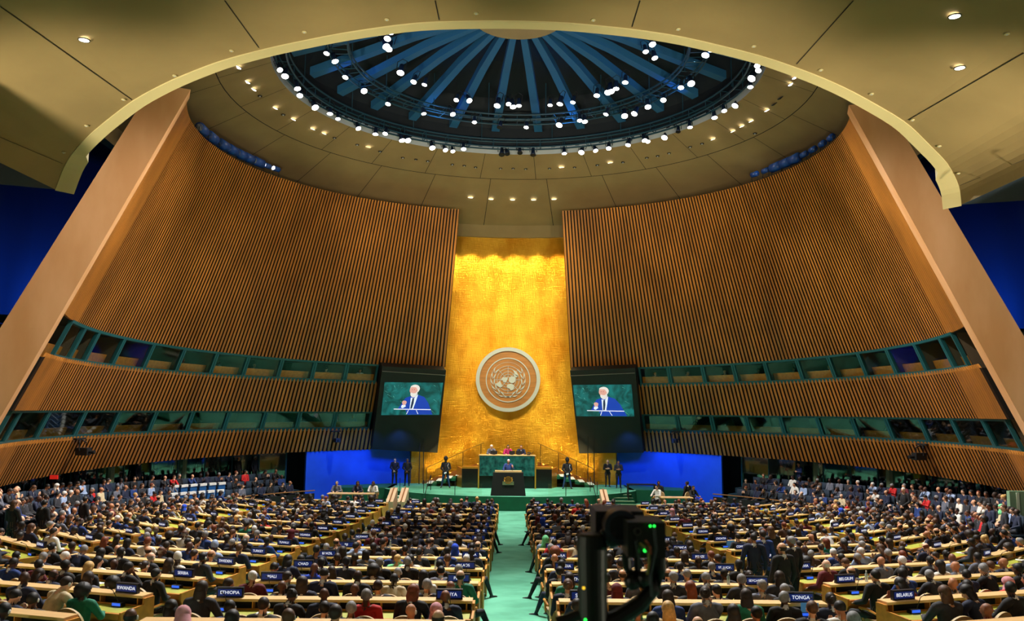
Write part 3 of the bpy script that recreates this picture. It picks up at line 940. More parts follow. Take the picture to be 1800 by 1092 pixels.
# ------------------------------------------------------------------ video walls
def build_screen(q, scr, side):
    """q: corner pixels TL TR BR BL of the black case; scr: same for the lit picture"""
    def P(px, py, off):
        best = None; d = ray(px, py)
        for i in range(600):
            y = 50 + i * .02; p = Vector((d.x * y / d.y, y, CAMZ + d.z * y / d.y))
            r = math.hypot(p.x - AX.x, p.y - AX.y); rw = WR0 * (1 - (p.z - CAMZ) / WZA) + off
            if r >= rw:
                return p
        return p
    c = [P(x, y, -.8) for x, y in q]
    nrm = (c[1] - c[0]).cross(c[3] - c[0]).normalized()
    if nrm.y > 0:
        nrm = -nrm
    # planar: project the fourth corner
    pl = lambda px, py, o=0.0: (lambda d: Vector((0, 0, CAMZ)) + d * ((c[0] + nrm * o - Vector((0, 0, CAMZ))).dot(nrm) / d.dot(nrm)))(ray(px, py))
    c = [pl(x, y) for x, y in q]
    t = thing('video_wall', 'tall black hanging video wall showing the speaker, %s' % ('nearer the row of empty blue chairs' if side < 0 else 'above the side with the standing delegates'), 'screen', c[3], 0, 'video walls beside the gold wall')
    org = c[3]
    m = MB(); m.hexa([v - org for v in (c[3], c[2], c[2] - nrm * .7, c[3] - nrm * .7, c[0], c[1], c[1] - nrm * .7, c[0] - nrm * .7)], M_BLACK); m.build('case', t)
    s = [pl(x, y, .03) - org for x, y in scr]
    ex, ey = s[1] - s[0], s[3] - s[0]

    def at(u, v, o=0.0):
        return s[0] + ex * u + ey * v + nrm * o
    em = lambda nm, rgb, e=1.0, **kw: mat(nm, rgb, .5, emit=e, **kw)
    green = M_SCR
    m = MB(); m.add([at(0, 0), at(1, 0), at(1, 1), at(0, 1)], [(0, 1, 2, 3)], green); m.build('display', t)
    disp = t.children[-1]

    def shape(nm, pts, o, mt):
        b = MB(); b.add([at(u, v, o) for u, v in pts], [tuple(range(len(pts)))], mt); b.build(nm, disp)
    ell = lambda cu, cv, ru, rv, n=20: [(cu + ru * math.cos(2 * PI * i / n), cv + rv * math.sin(2 * PI * i / n)) for i in range(n)]
    b = MB(); rnd = random.Random(4)
    for i in range(26):
        u, v = rnd.random() * .95, rnd.random() * .9; du, dv = rnd.uniform(.02, .09), rnd.uniform(-.05, .12)
        if .3 < u < .7:
            continue
        b.add([at(u, v, .003), at(u + .006, v, .003), at(min(u + du, .99), min(max(v + dv, .01), .99), .003)], [(0, 1, 2)], em('screen_vein', (120, 190, 176), .8))
    b.build('marble_vein', disp)
    shape('pictured_suit', [(.27, .8), (.33, .62), (.38, .47), (.46, .42), (.58, .37), (.70, .44), (.78, .62), (.88, .99), (.44, .99), (.40, .82)], .006, em('screen_suit', (22, 56, 160), 1))
    shape('pictured_shirt', [(.47, .46), (.53, .48), (.59, .36), (.56, .60), (.53, .82), (.47, .80), (.47, .6)], .009, em('screen_shirt', (220, 228, 240), 1))
    shape('pictured_tie', [(.50, .48), (.53, .48), (.53, .62), (.51, .80), (.48, .80), (.49, .6)], .012, em('screen_tie', (30, 40, 70), 1))
    shape('pictured_beard', ell(.515, .335, .06, .12), .009, em('screen_hair', (214, 206, 204), 1))
    shape('pictured_hair', ell(.525, .19, .083, .125), .010, em('screen_hair', (214, 206, 204), 1))
    shape('pictured_face', ell(.507, .235, .07, .125), .012, em('screen_skin', (206, 150, 140), 1))
    shape('pictured_hair', [(.445, .12), (.48, .08), (.54, .075), (.585, .11), (.6, .2), (.585, .3), (.565, .2), (.54, .14), (.48, .14)], .014, em('screen_hair', (214, 206, 204), 1))
    shape('pictured_beard', [(.462, .3), (.50, .33), (.545, .32), (.57, .26), (.575, .36), (.53, .44), (.48, .42)], .014, em('screen_hair', (214, 206, 204), 1))
    for u in (.478, .515):
        shape('pictured_eye', ell(u, .215, .008, .01, 8), .015, em('screen_dark', (60, 36, 34), .6))
    shape('pictured_hand', [(.33, .6), (.34, .56), (.38, .55), (.41, .59), (.40, .66), (.37, .70), (.34, .67)], .012, em('screen_skin', (206, 150, 140), 1))
    shape('pictured_cuff', [(.33, .69), (.39, .68), (.40, .73), (.35, .79), (.32, .76)], .010, em('screen_shirt', (220, 228, 240), 1))
    shape('pictured_lectern', [(.2, .80), (.84, .82), (.84, .845), (.2, .825)], .015, em('screen_white', (226, 224, 240), 1))
    for u in (.42, .62):
        shape('pictured_microphone', [(u, .97), (u + .012, .97), (u + .02 + (.02 if u < .5 else -.05), .84), (u + .01 + (.02 if u < .5 else -.05), .84)], .016, em('screen_white', (226, 224, 240), 1))
    m = MB()
    tl, tr = pl(q[0][0], q[0][1] + 9, .02) - org, pl(q[1][0], q[1][1] + 9, .02) - org
    m.tube([tl, tr], .03, mat('case_edge', (90, 90, 84), .5), 6); m.build('case_edge', t)


def screen_mat():
    m = bpy.data.materials.new('screen_marble'); m.use_nodes = True; nt = m.node_tree; b = nt.nodes['Principled BSDF']
    tc = nt.nodes.new('ShaderNodeTexCoord'); nz = nt.nodes.new('ShaderNodeTexNoise'); nz.inputs['Scale'].default_value = 1.1; nz.inputs['Detail'].default_value = 4
    nz.inputs['Distortion'].default_value = 1.5
    rp = nt.nodes.new('ShaderNodeValToRGB'); rp.color_ramp.elements[0].position = .38; rp.color_ramp.elements[1].position = .66
    rp.color_ramp.elements[0].color = (*lin((8, 66, 62)), 1); rp.color_ramp.elements[1].color = (*lin((26, 118, 116)), 1)
    nt.links.new(tc.outputs['Object'], nz.inputs[0]); nt.links.new(nz.outputs[0], rp.inputs[0])
    nt.links.new(rp.outputs[0], b.inputs['Emission Color']); b.inputs['Emission Strength'].default_value = 1.0; b.inputs['Base Color'].default_value = (0, 0, 0, 1)
    return m


M_SCR = screen_mat()
build_screen([(672, 644), (784, 651), (769, 796), (654, 790)], [(676, 672), (779, 673), (775, 730), (670, 730)], -1)
build_screen([(1002, 652), (1116, 647), (1131, 796), (1018, 797)], [(1007, 677), (1110, 676), (1115, 733), (1013, 732)], 1)


# ------------------------------------------------------------------ lamps
def lamp_proto():
    t = thing('stage_spotlight', 'x', 'spotlight')
    m = MB(); m.tube([(0, 0, .34), (0, 0, .1), (0, 0, .0)], [.07, .09, .13], M_FIXT, 12); m.build('housing', t, smooth=True)
    m = MB(); m.tube([(0, 0, -.012), (0, 0, .0)], .115, M_LAMP, 14); m.build('lens', t)
    m = MB(); m.tube([(-.15, 0, .16), (-.16, 0, .5), (0, 0, .62), (.16, 0, .5), (.15, 0, .16)], .014, M_BLACK, 5); m.build('yoke', t)
    return t


ORD = ['first', 'second', 'third', 'fourth', 'fifth', 'sixth', 'seventh', 'eighth', 'ninth', 'tenth', 'eleventh', 'twelfth', 'thirteenth', 'fourteenth', 'fifteenth', 'sixteenth', 'seventeenth', 'eighteenth', 'nineteenth', 'twentieth']
ORD += ['twenty-' + w for w in ORD[:9]] + ['thirtieth'] + ['thirty-' + w for w in ORD[:9]] + ['fortieth'] + ['forty-' + w for w in ORD[:9]] + ['fiftieth'] + ['fifty-' + w for w in ORD[:9]] + ['sixtieth'] + ['sixty-' + w for w in ORD[:9]]
RIM = [(483, 91), (492, 123), (501, 134), (523, 156), (527, 168), (554, 189), (580, 200), (594, 209), (630, 226), (660, 236), (677, 235), (707, 247), (717, 247), (760, 260), (783, 264), (796, 266), (815, 262), (882, 272, 0), (892, 271, 0), (914, 269, 0), (937, 273, 0), (992, 270), (1022, 268), (1047, 265), (1070, 261), (1104, 255), (1133, 247), (1139, 249), (1168, 242), (1192, 232, 0), (1213, 224), (1256, 207), (1273, 195), (1292, 186), (1319, 153), (1321, 138), (1333, 124), (1331, 116)]
INNER = [(607, 136), (640, 160), (682, 183), (687, 57), (681, 68), (683, 86), (679, 82), (572, 73), (574, 94), (589, 108), (704, 128), (727, 144), (746, 149), (802, 176), (825, 177), (874, 186), (894, 183), (902, 188), (912, 186), (967, 185), (984, 183), (1007, 180), (1049, 168), (1068, 163), (1074, 161), (1083, 156), (1099, 145), (1135, 91), (1147, 78), (1151, 102)]
MIDL = [(745, 200), (796, 201), (834, 215), (878, 224, 0), (925, 224), (983, 220), (1019, 212), (1028, 214), (1065, 201), (1098, 204), (1115, 200), (1139, 188), (1166, 176), (1197, 154), (1215, 147), (1249, 87), (1240, 97)]
LP = lamp_proto(); first = True
rnd = random.Random(2)
for lst, zz, nm, where in ((RIM, Z_OC - .12, 'rim lamps', 'hanging at the oculus rim'), (INNER, Z_OC + .8, 'catwalk lamps', 'on the inner catwalk ring'), (MIDL, Z_OC + .15, 'mid-dome lamps', 'between rim and catwalk')):
    for i, e in enumerate(sorted(lst)):
        p = at_z(e[0], e[1], zz)
        lab = '%s spotlight %s, %s from the blue-chair side' % ('unlit dark' if len(e) > 2 else 'lit white', where, ORD[i])
        if first:
            o = LP; o.location = p; o['label'] = lab; first = False; o['group'] = nm
        else:
            o = copy_tree(LP, p, 0, lab, nm)
        sc = rnd.uniform(1.05, 1.5)
        o.scale = (sc, sc, sc)
        d = Vector((0, 30, 2)) - p
        tilt = Vector((rnd.uniform(-.35, .35) - p.x * .02, -rnd.uniform(.15, .6), -1))
        o.rotation_euler = tilt.to_track_quat('-Z', 'Y').to_euler()
        if len(e) > 2:
            for ch in o.children:
                if ch.name.startswith('lens'):
                    ch.data = ch.data.copy(); ch.data.materials[0] = M_BLACK

DLP = thing('downlight', 'x', 'downlight')
m = MB(); m.ring((0, 0, 0), (1, 0, 0), (0, 1, 0), .15, .03, mat('lamp_trim', (70, 70, 60), .5), 24, -.02); m.build('trim_ring', DLP)
m = MB(); m.tube([(0, 0, .0), (0, 0, -.015)], .135, M_LAMPW, 20); m.build('glowing_lens', DLP)
CDL = [(418, 117), (434, 143), (445, 156), (483, 189), (515, 209), (549, 226), (569, 234), (647, 259), (1398, 135), (1391, 147), (1349, 193), (1321, 212), (1305, 221), (1289, 230), (1254, 244), (987, 294), (1073, 286), (827, 347), (863, 350), (901, 351), (938, 351), (974, 350), (1373, 171, 0), (1362, 182, 0)]


def cone_hit(px, py):
    d = ray(px, py); s = 40.0
    for _ in range(80):
        p = Vector((d.x * s, d.y * s, 0)); r = math.hypot(p.x - AX.x, p.y - AX.y)
        s = .6 * s + .4 * (ceil_z(r) - CAMZ) / d.z
    return Vector((d.x * s, d.y * s, CAMZ + d.z * s - .02))


first = True
for i, e in enumerate(sorted(CDL)):
    p = cone_hit(e[0], e[1])
    row = 340 < e[1] < 355
    lab = ('lit downlight in the row of five above the gold wall, %s from blue-chair side' % ORD[i - 8 if row else 0]) if row else '%s downlight in the tan ceiling ring, %s from the blue-chair side' % ('dark' if len(e) > 2 else 'small lit', ORD[i])
    if first:
        o = DLP; o.location = p; o['label'] = lab; first = False; o['group'] = 'downlights in the ceiling ring'
    else:
        o = copy_tree(DLP, p, 0, lab, 'downlights in the ceiling ring')
    o.scale = (1.15, 1.15, 1)
    dirv = Vector((p.x - AX.x, p.y - AX.y, 0)).normalized(); o.rotation_euler = (Vector((dirv.x * -.37, dirv.y * -.37, 1))).to_track_quat('Z', 'Y').to_euler()
    if len(e) > 2:
        ch = [c for c in o.children if c.name.startswith('glowing')][0]; ch.data = ch.data.copy(); ch.data.materials[0] = M_BLACK
for i, (px, py) in enumerate([(148, 68), (1678, 26), (1687, 117)]):
    o = copy_tree(DLP, rear_hit(px, py) - Vector((0, 0, .02)), 0, ['big bright round downlight alone in the near ceiling on the blue-chair side', 'bright glaring round downlight in the near ceiling at the top corner', 'big round downlight below the glaring one in the near ceiling'][i], 'big downlights in the near ceiling')
    o.scale = (.72, .72, 1)
    pp = rear_hit(px, py); spot(pp - Vector((0, 0, .1)), pp + Vector((0, 0, -5)), 300, WARM, 100, .8, .1)
FX = thing('ceiling_sensor', 'x', 'ceiling fitting')
m = MB(); m.tube([(0, 0, 0), (0, 0, -.02)], .05, M_CREAM, 14); m.build('cover', FX); m = MB(); m.tube([(0, 0, -.02), (0, 0, -.03)], .02, M_SILVER, 8); m.build('lens', FX)
first = True
for i, (px, py) in enumerate([(112, 269), (152, 222), (217, 176), (307, 134), (407, 90), (535, 57), (680, 35), (837, 24), (1043, 36), (1192, 52), (1325, 82), (1443, 124), (1532, 166), (1604, 212), (1651, 258), (1685, 306), (1770, 60)]):
    p = rear_hit(px, py - 2) - Vector((0, 0, .01)); lab = 'small pale round ceiling fitting along the curved edge, %s from the blue-chair side' % ORD[i]
    if first:
        o = FX; o.location = p; o['label'] = lab; o['group'] = 'ceiling fittings'; first = False
    else:
        copy_tree(FX, p, 0, lab, 'ceiling fittings')
FX2 = thing('ceiling_projector', 'x', 'ceiling fitting')
m = MB(); m.ring((0, 0, 0), (1, 0, 0), (0, 1, 0), .09, .03, M_BLACK, 16, -.03); m.build('bezel', FX2); m = MB(); m.ball((0, 0, -.03), .045, M_SILVER, 8, 6); m.build('nozzle', FX2)
first = True
for i, (px, py) in enumerate([(457, 167), (498, 200), (588, 241), (628, 253), (668, 265), (708, 276), (731, 279), (752, 282), (795, 288), (816, 290), (836, 293), (880, 295), (902, 295), (924, 296), (966, 295), (1010, 293), (1050, 289), (1095, 284), (1137, 276), (1156, 273), (1176, 268), (1213, 257), (1234, 251), (1327, 233)]):
    p = cone_hit(px, py) - Vector((0, 0, .02)); lab = 'tiny unlit fitting in the ceiling ring, %s from the blue-chair side' % ORD[i]
    if first:
        o = FX2; o.location = p; o['label'] = lab; o['group'] = 'unlit fittings under the oculus'; first = False
    else:
        copy_tree(FX2, p, 0, lab, 'unlit fittings under the oculus')

# blue floodlights along the wall heads
for s, nm, pl in ((-1, 'blue-chair', [(360, 232), (378, 245), (398, 257), (412, 264), (427, 274), (440, 281), (455, 289), (470, 295), (486, 301)]), (1, 'camera', [(1452, 242), (1440, 254), (1426, 266), (1412, 276), (1396, 287), (1380, 293), (1362, 300), (1345, 307), (1326, 311)])):
    for i, (px, py) in enumerate(pl):
        th = None; best = None
        for k in range(200):
            t = s * (.3 + 1.68 * k / 200); q = wall_pt(t, lev_z('top', t) + .18, .35) - Vector((0, 0, CAMZ)); d = q.dot(FWD)
            x, y = 900 + F_PX * q.dot(RGT) / d, 546 - F_PX * q.dot(UPV) / d
            e = math.hypot(x - px, y - py)
            if best is None or e < best[0]:
                best = (e, q + Vector((0, 0, CAMZ)), t)
        t = thing('wall_head_floodlight', 'blue-cased floodlight on top of the %s-side wall, %s from the wall end' % (nm, ORD[i]), 'floodlight', best[1], -best[2], 'floodlights along the %s-side wall head' % nm)
        big = 3 < i < 7 or (s < 0 and i < 7)
        k = 1.0 if big else .6
        m = MB(); m.tube([(-.34 * k, 0, .32), (.34 * k, 0, .32)], .24 * k, M_FIXB, 14); m.build('drum', t, smooth=True)
        m = MB(); m.tube([(-.38 * k, 0, .34), (-.38 * k, 0, -.05), (.38 * k, 0, -.05), (.38 * k, 0, .34)], .02, M_BLACK, 5); m.build('bracket', t)
        m = MB(); m.disc((-.34 * k, 0, .32), (-s, 0, 0), .18 * k, M_LAMP if i > 6 else M_SILVER, 12, .015); m.build('lens', t)

#@@SPLIT@@
# ------------------------------------------------------------------ people
SKINS = [(236, 188, 156), (222, 168, 132), (186, 128, 92), (134, 86, 60), (92, 58, 42), (66, 42, 32)]
M_SKIN = [mat('skin_%d' % i, c, .55, var=.05, scale=8) for i, c in enumerate(SKINS)]
CLOTH = {'navy suit': (22, 32, 60), 'black suit': (17, 18, 22), 'charcoal suit': (44, 46, 54), 'grey suit': (98, 102, 116), 'blue suit': (26, 56, 120), 'bright blue jacket': (20, 70, 200),
         'white top': (222, 220, 212), 'cream jacket': (206, 188, 150), 'red jacket': (196, 28, 30), 'mint green jacket': (120, 214, 150), 'maroon top': (98, 24, 36), 'light blue shirt': (150, 170, 205),
         'teal top': (22, 140, 134), 'olive jacket': (80, 84, 54), 'brown jacket': (84, 60, 44), 'patterned green dress': (24, 120, 92), 'black uniform': (14, 15, 19), 'magenta jacket': (170, 22, 92), 'pink top': (214, 150, 160), 'orange top': (200, 90, 40)}
M_CLOTH = {k: mat('cloth_' + k.replace(' ', '_'), c, .8, var=.12, scale=14) for k, c in CLOTH.items()}
HAIRC = {'black': (14, 12, 12), 'dark brown': (40, 26, 18), 'brown': (84, 54, 32), 'auburn': (120, 56, 26), 'blonde': (206, 166, 98), 'grey': (132, 132, 134), 'white': (222, 220, 216)}
M_HAIR = {k: mat('hair_' + k.replace(' ', '_'), c, .6, var=.18, scale=30) for k, c in HAIRC.items()}
M_SHIRT = mat('shirt_white', (228, 230, 236), .7)
M_TROUS = mat('trousers_dark', (22, 24, 32), .8)
M_TROUSB = mat('trousers_blue', (24, 62, 110), .8)
M_SHOE = mat('shoe_black', (12, 11, 11), .3)
M_SHOEB = mat('shoe_brown', (120, 50, 28), .35)
M_EARP = mat('earpiece_white', (220, 222, 220), .4)
M_EYE = mat('eye_dark', (24, 18, 16), .3)
M_LIP = mat('lip', (150, 80, 74), .5)


class Shape:
    """lofted limbs with a tag on every vertex; remeshed afterwards into one continuous skin"""

    def __init__(self):
        self.v = []; self.f = []; self.t = []

    def chain(self, pts, rad, tag, ref=(0, 1, 0), n=14):
        pts = [Vector(p) for p in pts]; ref = Vector(ref); rings = []
        for i, p in enumerate(pts):
            d = (pts[min(i + 1, len(pts) - 1)] - pts[max(i - 1, 0)]).normalized()
            r = rad[i] if isinstance(rad[i], tuple) else (rad[i], rad[i])
            a = d.cross(ref)
            if a.length < .05:
                a = d.cross(Vector((1, 0, 0)))
            a.normalize(); b = a.cross(d).normalized()
            rings.append((p, a, b, r, d))
        full = []
        p, a, b, r, d = rings[0]
        for q in (.35, .8):
            full.append((p - d * min(r) * math.sqrt(1 - q * q), a, b, (r[0] * q, r[1] * q)))
        full += [x[:4] for x in rings]
        p, a, b, r, d = rings[-1]
        for q in (.8, .35):
            full.append((p + d * min(r) * math.sqrt(1 - q * q), a, b, (r[0] * q, r[1] * q)))
        base = len(self.v)
        for p, a, b, r in full:
            for j in range(n):
                t = 2 * PI * j / n
                self.v.append(p + a * (r[0] * math.cos(t)) + b * (r[1] * math.sin(t))); self.t.append(tag)
        m = len(full)
        for i in range(m - 1):
            for j in range(n):
                k = (j + 1) % n
                self.f.append((base + i * n + j, base + i * n + k, base + (i + 1) * n + k, base + (i + 1) * n + j))
        self.f.append(tuple(base + j for j in reversed(range(n)))); self.f.append(tuple(base + (m - 1) * n + j for j in range(n)))

    def ell(self, c, r, tag, R=None, nu=16, nv=10):
        mb = MB(); mb.ball((0, 0, 0), r, None, nu, nv); base = len(self.v)
        for p in mb.v:
            p = Vector(p)
            if R is not None:
                p = R @ p
            self.v.append(p + Vector(c)); self.t.append(tag)
        self.f += [tuple(i + base for i in f) for f in mb.f]


def limb_pts(a, b, k=.5):
    return Vector(a).lerp(Vector(b), k)


def hand(sh, wrist, d, palm_n, curl=.5, side=1):
    """palm, four unequal fingers and a thumb leaving the side of the palm"""
    w = Vector(wrist); d = Vector(d).normalized(); nrm = Vector(palm_n).normalized(); s = d.cross(nrm).normalized() * side
    sh.chain([w, w + d * .045, w + d * .085], [(.026, .018), (.040, .017), (.040, .014)], 'skin', nrm)
    for k, ln in zip((-1.5, -.5, .5, 1.5), (.062, .074, .078, .068)):
        r = w + d * .088 + s * (k * .0195)
        d1 = (d - nrm * (-curl * .5)).normalized(); d2 = (d + nrm * curl * 1.4).normalized()
        sh.chain([r, r + d1 * ln * .5, r + d1 * ln * .5 + d2 * ln * .5], [.0092, .0088, .0075], 'skin', nrm, 8)
    r = w + d * .03 + s * .032
    e = (d * .75 + s * .65 + nrm * .25).normalized()
    sh.chain([r, r + e * .035, r + (e + d * .4).normalized() * .066], [.013, .011, .009], 'skin', nrm, 8)


HEAD_H = .0


def head(sh, c, R, neck_base):
    c = Vector(c)
    sh.chain([Vector(neck_base), c + R @ Vector((0, -.015, -.07))], [(.062, .064), (.054, .060)], 'skin')
    sh.ell(c + R @ Vector((0, -.012, .028)), (.076, .094, .090), 'skin', R)
    sh.chain([c + R @ Vector((0, .012, .03)), c + R @ Vector((0, .02, -.03)), c + R @ Vector((0, .034, -.082))], [(.070, .078), (.063, .068), (.038, .040)], 'skin', R @ Vector((0, 1, 0)))
    sh.chain([c + R @ Vector((0, .088, .022)), c + R @ Vector((0, .108, -.018))], [.010, .016], 'skin', R @ Vector((0, 1, 0)), 8)
    sh.chain([c + R @ Vector((-.04, .078, .034)), c + R @ Vector((0, .084, .032)), c + R @ Vector((.04, .078, .034))], [.010, .012, .010], 'skin', (0, 0, 1), 8)
    for s in (-1, 1):
        sh.ell(c + R @ Vector((s * .079, -.008, -.004)), (.012, .021, .033), 'skin', R, 8, 6)
    sh.chain([c + R @ Vector((-.022, .085, -.045)), c + R @ Vector((0, .09, -.045)), c + R @ Vector((.022, .085, -.045))], [.007, .009, .007], 'lip', (0, 0, 1), 8)


def skeleton(p):
    """the connected lofts of a body in the pose p"""
    sh = Shape(); V = Vector
    pel, wai, che, nb = V(p['pelvis']), V(p['waist']), V(p['chest']), V(p['neck'])
    wd = p.get('wd', 1.0); sk = p.get('skirt', False)
    sh.chain([pel, wai, che, (che * .35 + nb * .65)], [(.165 * wd ** .5, .125), (.150 * wd, .118), (.172 * wd, .122), (.135 * wd, .085)], 'jacket')
    for s in (0, 1):
        S, E, Wr = V(p['sh'][s]), V(p['el'][s]), V(p['wr'][s])
        sh.chain([che * .2 + nb * .8 + V((0, 0, -.03)), S.lerp(nb, .35) + V((0, 0, .0)), S], [.060, .064, .066], 'jacket')
        sh.chain([S, S.lerp(E, .5), E], [.068, .058, .048], 'jacket')
        sh.chain([E, E.lerp(Wr, .5), Wr], [.050, .043, .036], 'jacket')
        hd = V(p.get('hd', [None, None])[s] or (Wr - E))
        hand(sh, Wr + (Wr - E).normalized() * .02, hd, V(p['pn'][s]) if 'pn' in p else V((0, 0, -1)), p.get('curl', .5), 1 if s else -1)
        H, K, A = V(p['hip'][s]), V(p['kn'][s]), V(p['an'][s])
        sh.chain([H, H.lerp(K, .5), K], [.098, .080, .062], 'trousers')
        sh.chain([K, K.lerp(A, .35), A], [.060, .057, .040], 'trousers')
        td = V(p['toe'][s]).normalized()
        sh.chain([A + V((0, 0, -.03)) - td * .03, A + V((0, 0, -.035)) + td * .08, A + V((0, 0, -.045)) + td * .17], [(.042, .042), (.045, .034), (.036, .024)], 'shoe', (0, 0, 1), 10)
    R = Matrix.Rotation(p.get('yaw', 0), 3, 'Z') @ Matrix.Rotation(-p.get('nod', 0), 3, 'X') @ Matrix.Rotation(p.get('roll', 0), 3, 'Y')
    hc = V(p['head']); head(sh, hc, R, nb)
    return sh, hc, R


def seated(lean=0.0, arms='desk', legs='down', yaw=0, nod=0, wd=1.0, lift=0.0, roll=0):
    """seated figure facing +Y with its hip over the origin, floor at z = 0"""
    L = lean
    p = dict(pelvis=(0, 0, .56), waist=(0, .02 + L * .15, .72), chest=(0, -.01 + L * .45, .92), neck=(0, .0 + L * .62, 1.10 - L * .06), head=(0, .035 + L * .74 + nod * .06, 1.245 - L * .10 - nod * .03),
             yaw=yaw, nod=nod, roll=roll, wd=wd)
    sw = .185 * wd; c = Vector(p['neck'])
    p['sh'] = [(-sw, c.y - .01, c.z - .055), (sw, c.y - .01, c.z - .055)]
    if arms == 'desk':
        p['el'] = [(-.27, c.y + .14, .80), (.27, c.y + .14, .80)]; p['wr'] = [(-.15, c.y + .38, .80), (.15, c.y + .38, .80)]
        p['pn'] = [(0, 0, -1), (0, 0, -1)]
    elif arms == 'lap':
        p['el'] = [(-.25, c.y + .02, .78), (.25, c.y + .02, .78)]; p['wr'] = [(-.09, .22, .68), (.09, .24, .70)]; p['pn'] = [(0, 0, -1), (0, 0, -1)]
    elif arms == 'chin':
        p['el'] = [(-.24, c.y + .16, .80), (.20, c.y + .24, .82)]; p['wr'] = [(.02, c.y + .32, .80), (.10, c.y + .16, 1.05)]; p['pn'] = [(0, 0, -1), (-.3, -1, 0)]; p['hd'] = [None, (-.35, -.25, .8)]
    elif arms == 'phone':
        p['el'] = [(-.24, c.y + .1, .82), (.24, c.y + .1, .82)]; p['wr'] = [(-.07, c.y + .30, .92), (.07, c.y + .30, .92)]; p['pn'] = [(0, -1, 0), (0, -1, 0)]; p['hd'] = [(.1, .2, 1), (-.1, .2, 1)]
    elif arms == 'side':
        p['el'] = [(-.30, c.y - .02, .80), (.30, c.y + .02, .80)]; p['wr'] = [(-.30, c.y + .24, .72), (.12, c.y + .26, .76)]; p['pn'] = [(0, 0, -1), (0, 0, -1)]
    p['hip'] = [(-.10, .02, .53), (.10, .02, .53)]
    if legs == 'down':
        p['kn'] = [(-.13, .45, .52), (.13, .45, .52)]; p['an'] = [(-.14, .42, .09), (.14, .44, .09)]; p['toe'] = [(-.1, 1, 0), (.1, 1, 0)]
    elif legs == 'cross':
        p['kn'] = [(-.08, .46, .53), (.02, .50, .64)]; p['an'] = [(-.10, .50, .09), (-.24, .72, .36)]; p['toe'] = [(0, 1, 0), (-.5, .8, .2)]
    elif legs == 'aisle_r':
        p['kn'] = [(.10, .42, .54), (.40, .28, .56)]; p['an'] = [(.30, .52, .09), (.58, .42, .10)]; p['toe'] = [(.5, .8, 0), (.8, .5, 0)]
    elif legs == 'aisle_l':
        p['kn'] = [(-.40, .28, .56), (-.10, .42, .54)]; p['an'] = [(-.58, .42, .10), (-.30, .52, .09)]; p['toe'] = [(-.8, .5, 0), (-.5, .8, 0)]
    return p


def standing(arms='clasp', yaw=0, nod=0, wd=1.0, apart=.16, walk=0):
    p = dict(pelvis=(0, 0, .93), waist=(0, .01, 1.10), chest=(0, -.01, 1.30), neck=(0, -.015, 1.48), head=(0, .02 + nod * .05, 1.63 - nod * .02), yaw=yaw, nod=nod, wd=wd)
    sw = .19 * wd
    p['sh'] = [(-sw, -.02, 1.425), (sw, -.02, 1.425)]
    if arms == 'clasp':
        p['el'] = [(-.27, .02, 1.15), (.27, .02, 1.15)]; p['wr'] = [(-.06, .20, .96), (.06, .20, .97)]; p['hd'] = [(.7, .1, -.5), (-.7, .1, -.5)]; p['pn'] = [(0, -1, 0), (0, -1, 0)]
    elif arms == 'high':
        p['el'] = [(-.26, .04, 1.16), (.26, .04, 1.16)]; p['wr'] = [(-.06, .22, 1.18), (.06, .22, 1.20)]; p['hd'] = [(.7, .2, .1), (-.7, .2, .1)]; p['pn'] = [(0, -1, 0), (0, -1, 0)]
    elif arms == 'side':
        p['el'] = [(-.27, -.02, 1.15), (.27, -.02, 1.15)]; p['wr'] = [(-.27, .08, .90), (.27, .08, .90)]; p['pn'] = [(1, 0, 0), (-1, 0, 0)]
    elif arms == 'speak':
        p['el'] = [(-.30, .10, 1.18), (.30, .10, 1.16)]; p['wr'] = [(-.24, .32, 1.30), (.24, .36, 1.10)]; p['hd'] = [(.1, .3, .9), (-.2, 1, 0)]; p['pn'] = [(0, -1, 0), (0, 0, -1)]; p['curl'] = 1.0
    p['hip'] = [(-.10, 0, .90), (.10, 0, .90)]
    p['kn'] = [(-.08 - apart * .3, .02 + walk, .50), (.08 + apart * .3, .02 - walk, .50)]
    p['an'] = [(-.06 - apart * .7, 0 + walk, .09), (.06 + apart * .7, 0 - walk, .09)]
    p['toe'] = [(-.25, 1, 0), (.25, 1, 0)]
    return p


def realise(sh, faces):
    """voxel-remesh the lofts into one continuous skin and return it with a tag per face"""
    me = bpy.data.meshes.new('tmp'); me.from_pydata([tuple(v) for v in sh.v], [], sh.f); me.update()
    o = bpy.data.objects.new('tmp', me); COL.objects.link(o)
    r = o.modifiers.new('r', 'REMESH'); r.mode = 'VOXEL'; r.voxel_size = .0095; r.use_smooth_shade = True
    sm = o.modifiers.new('s', 'SMOOTH'); sm.factor = .5; sm.iterations = 2
    dc = o.modifiers.new('d', 'DECIMATE'); dc.ratio = .05
    dg = bpy.context.evaluated_depsgraph_get(); ev = o.evaluated_get(dg); n0 = len(ev.data.polygons)
    dc.ratio = min(1, .05 * faces / max(1, n0)); dg.update(); ev = o.evaluated_get(dg)
    m = bpy.data.meshes.new_from_object(ev)
    bpy.data.objects.remove(o); bpy.data.meshes.remove(me)
    kd = kdtree.KDTree(len(sh.v))
    for i, v in enumerate(sh.v):
        kd.insert(v, i)
    kd.balance()
    vs = [v.co.copy() for v in m.vertices]; fs = [tuple(p.vertices) for p in m.polygons]; tg = []
    for p in m.polygons:
        c = p.center; tg.append(sh.t[kd.find(c)[1]])
    bpy.data.meshes.remove(m)
    return vs, fs, tg


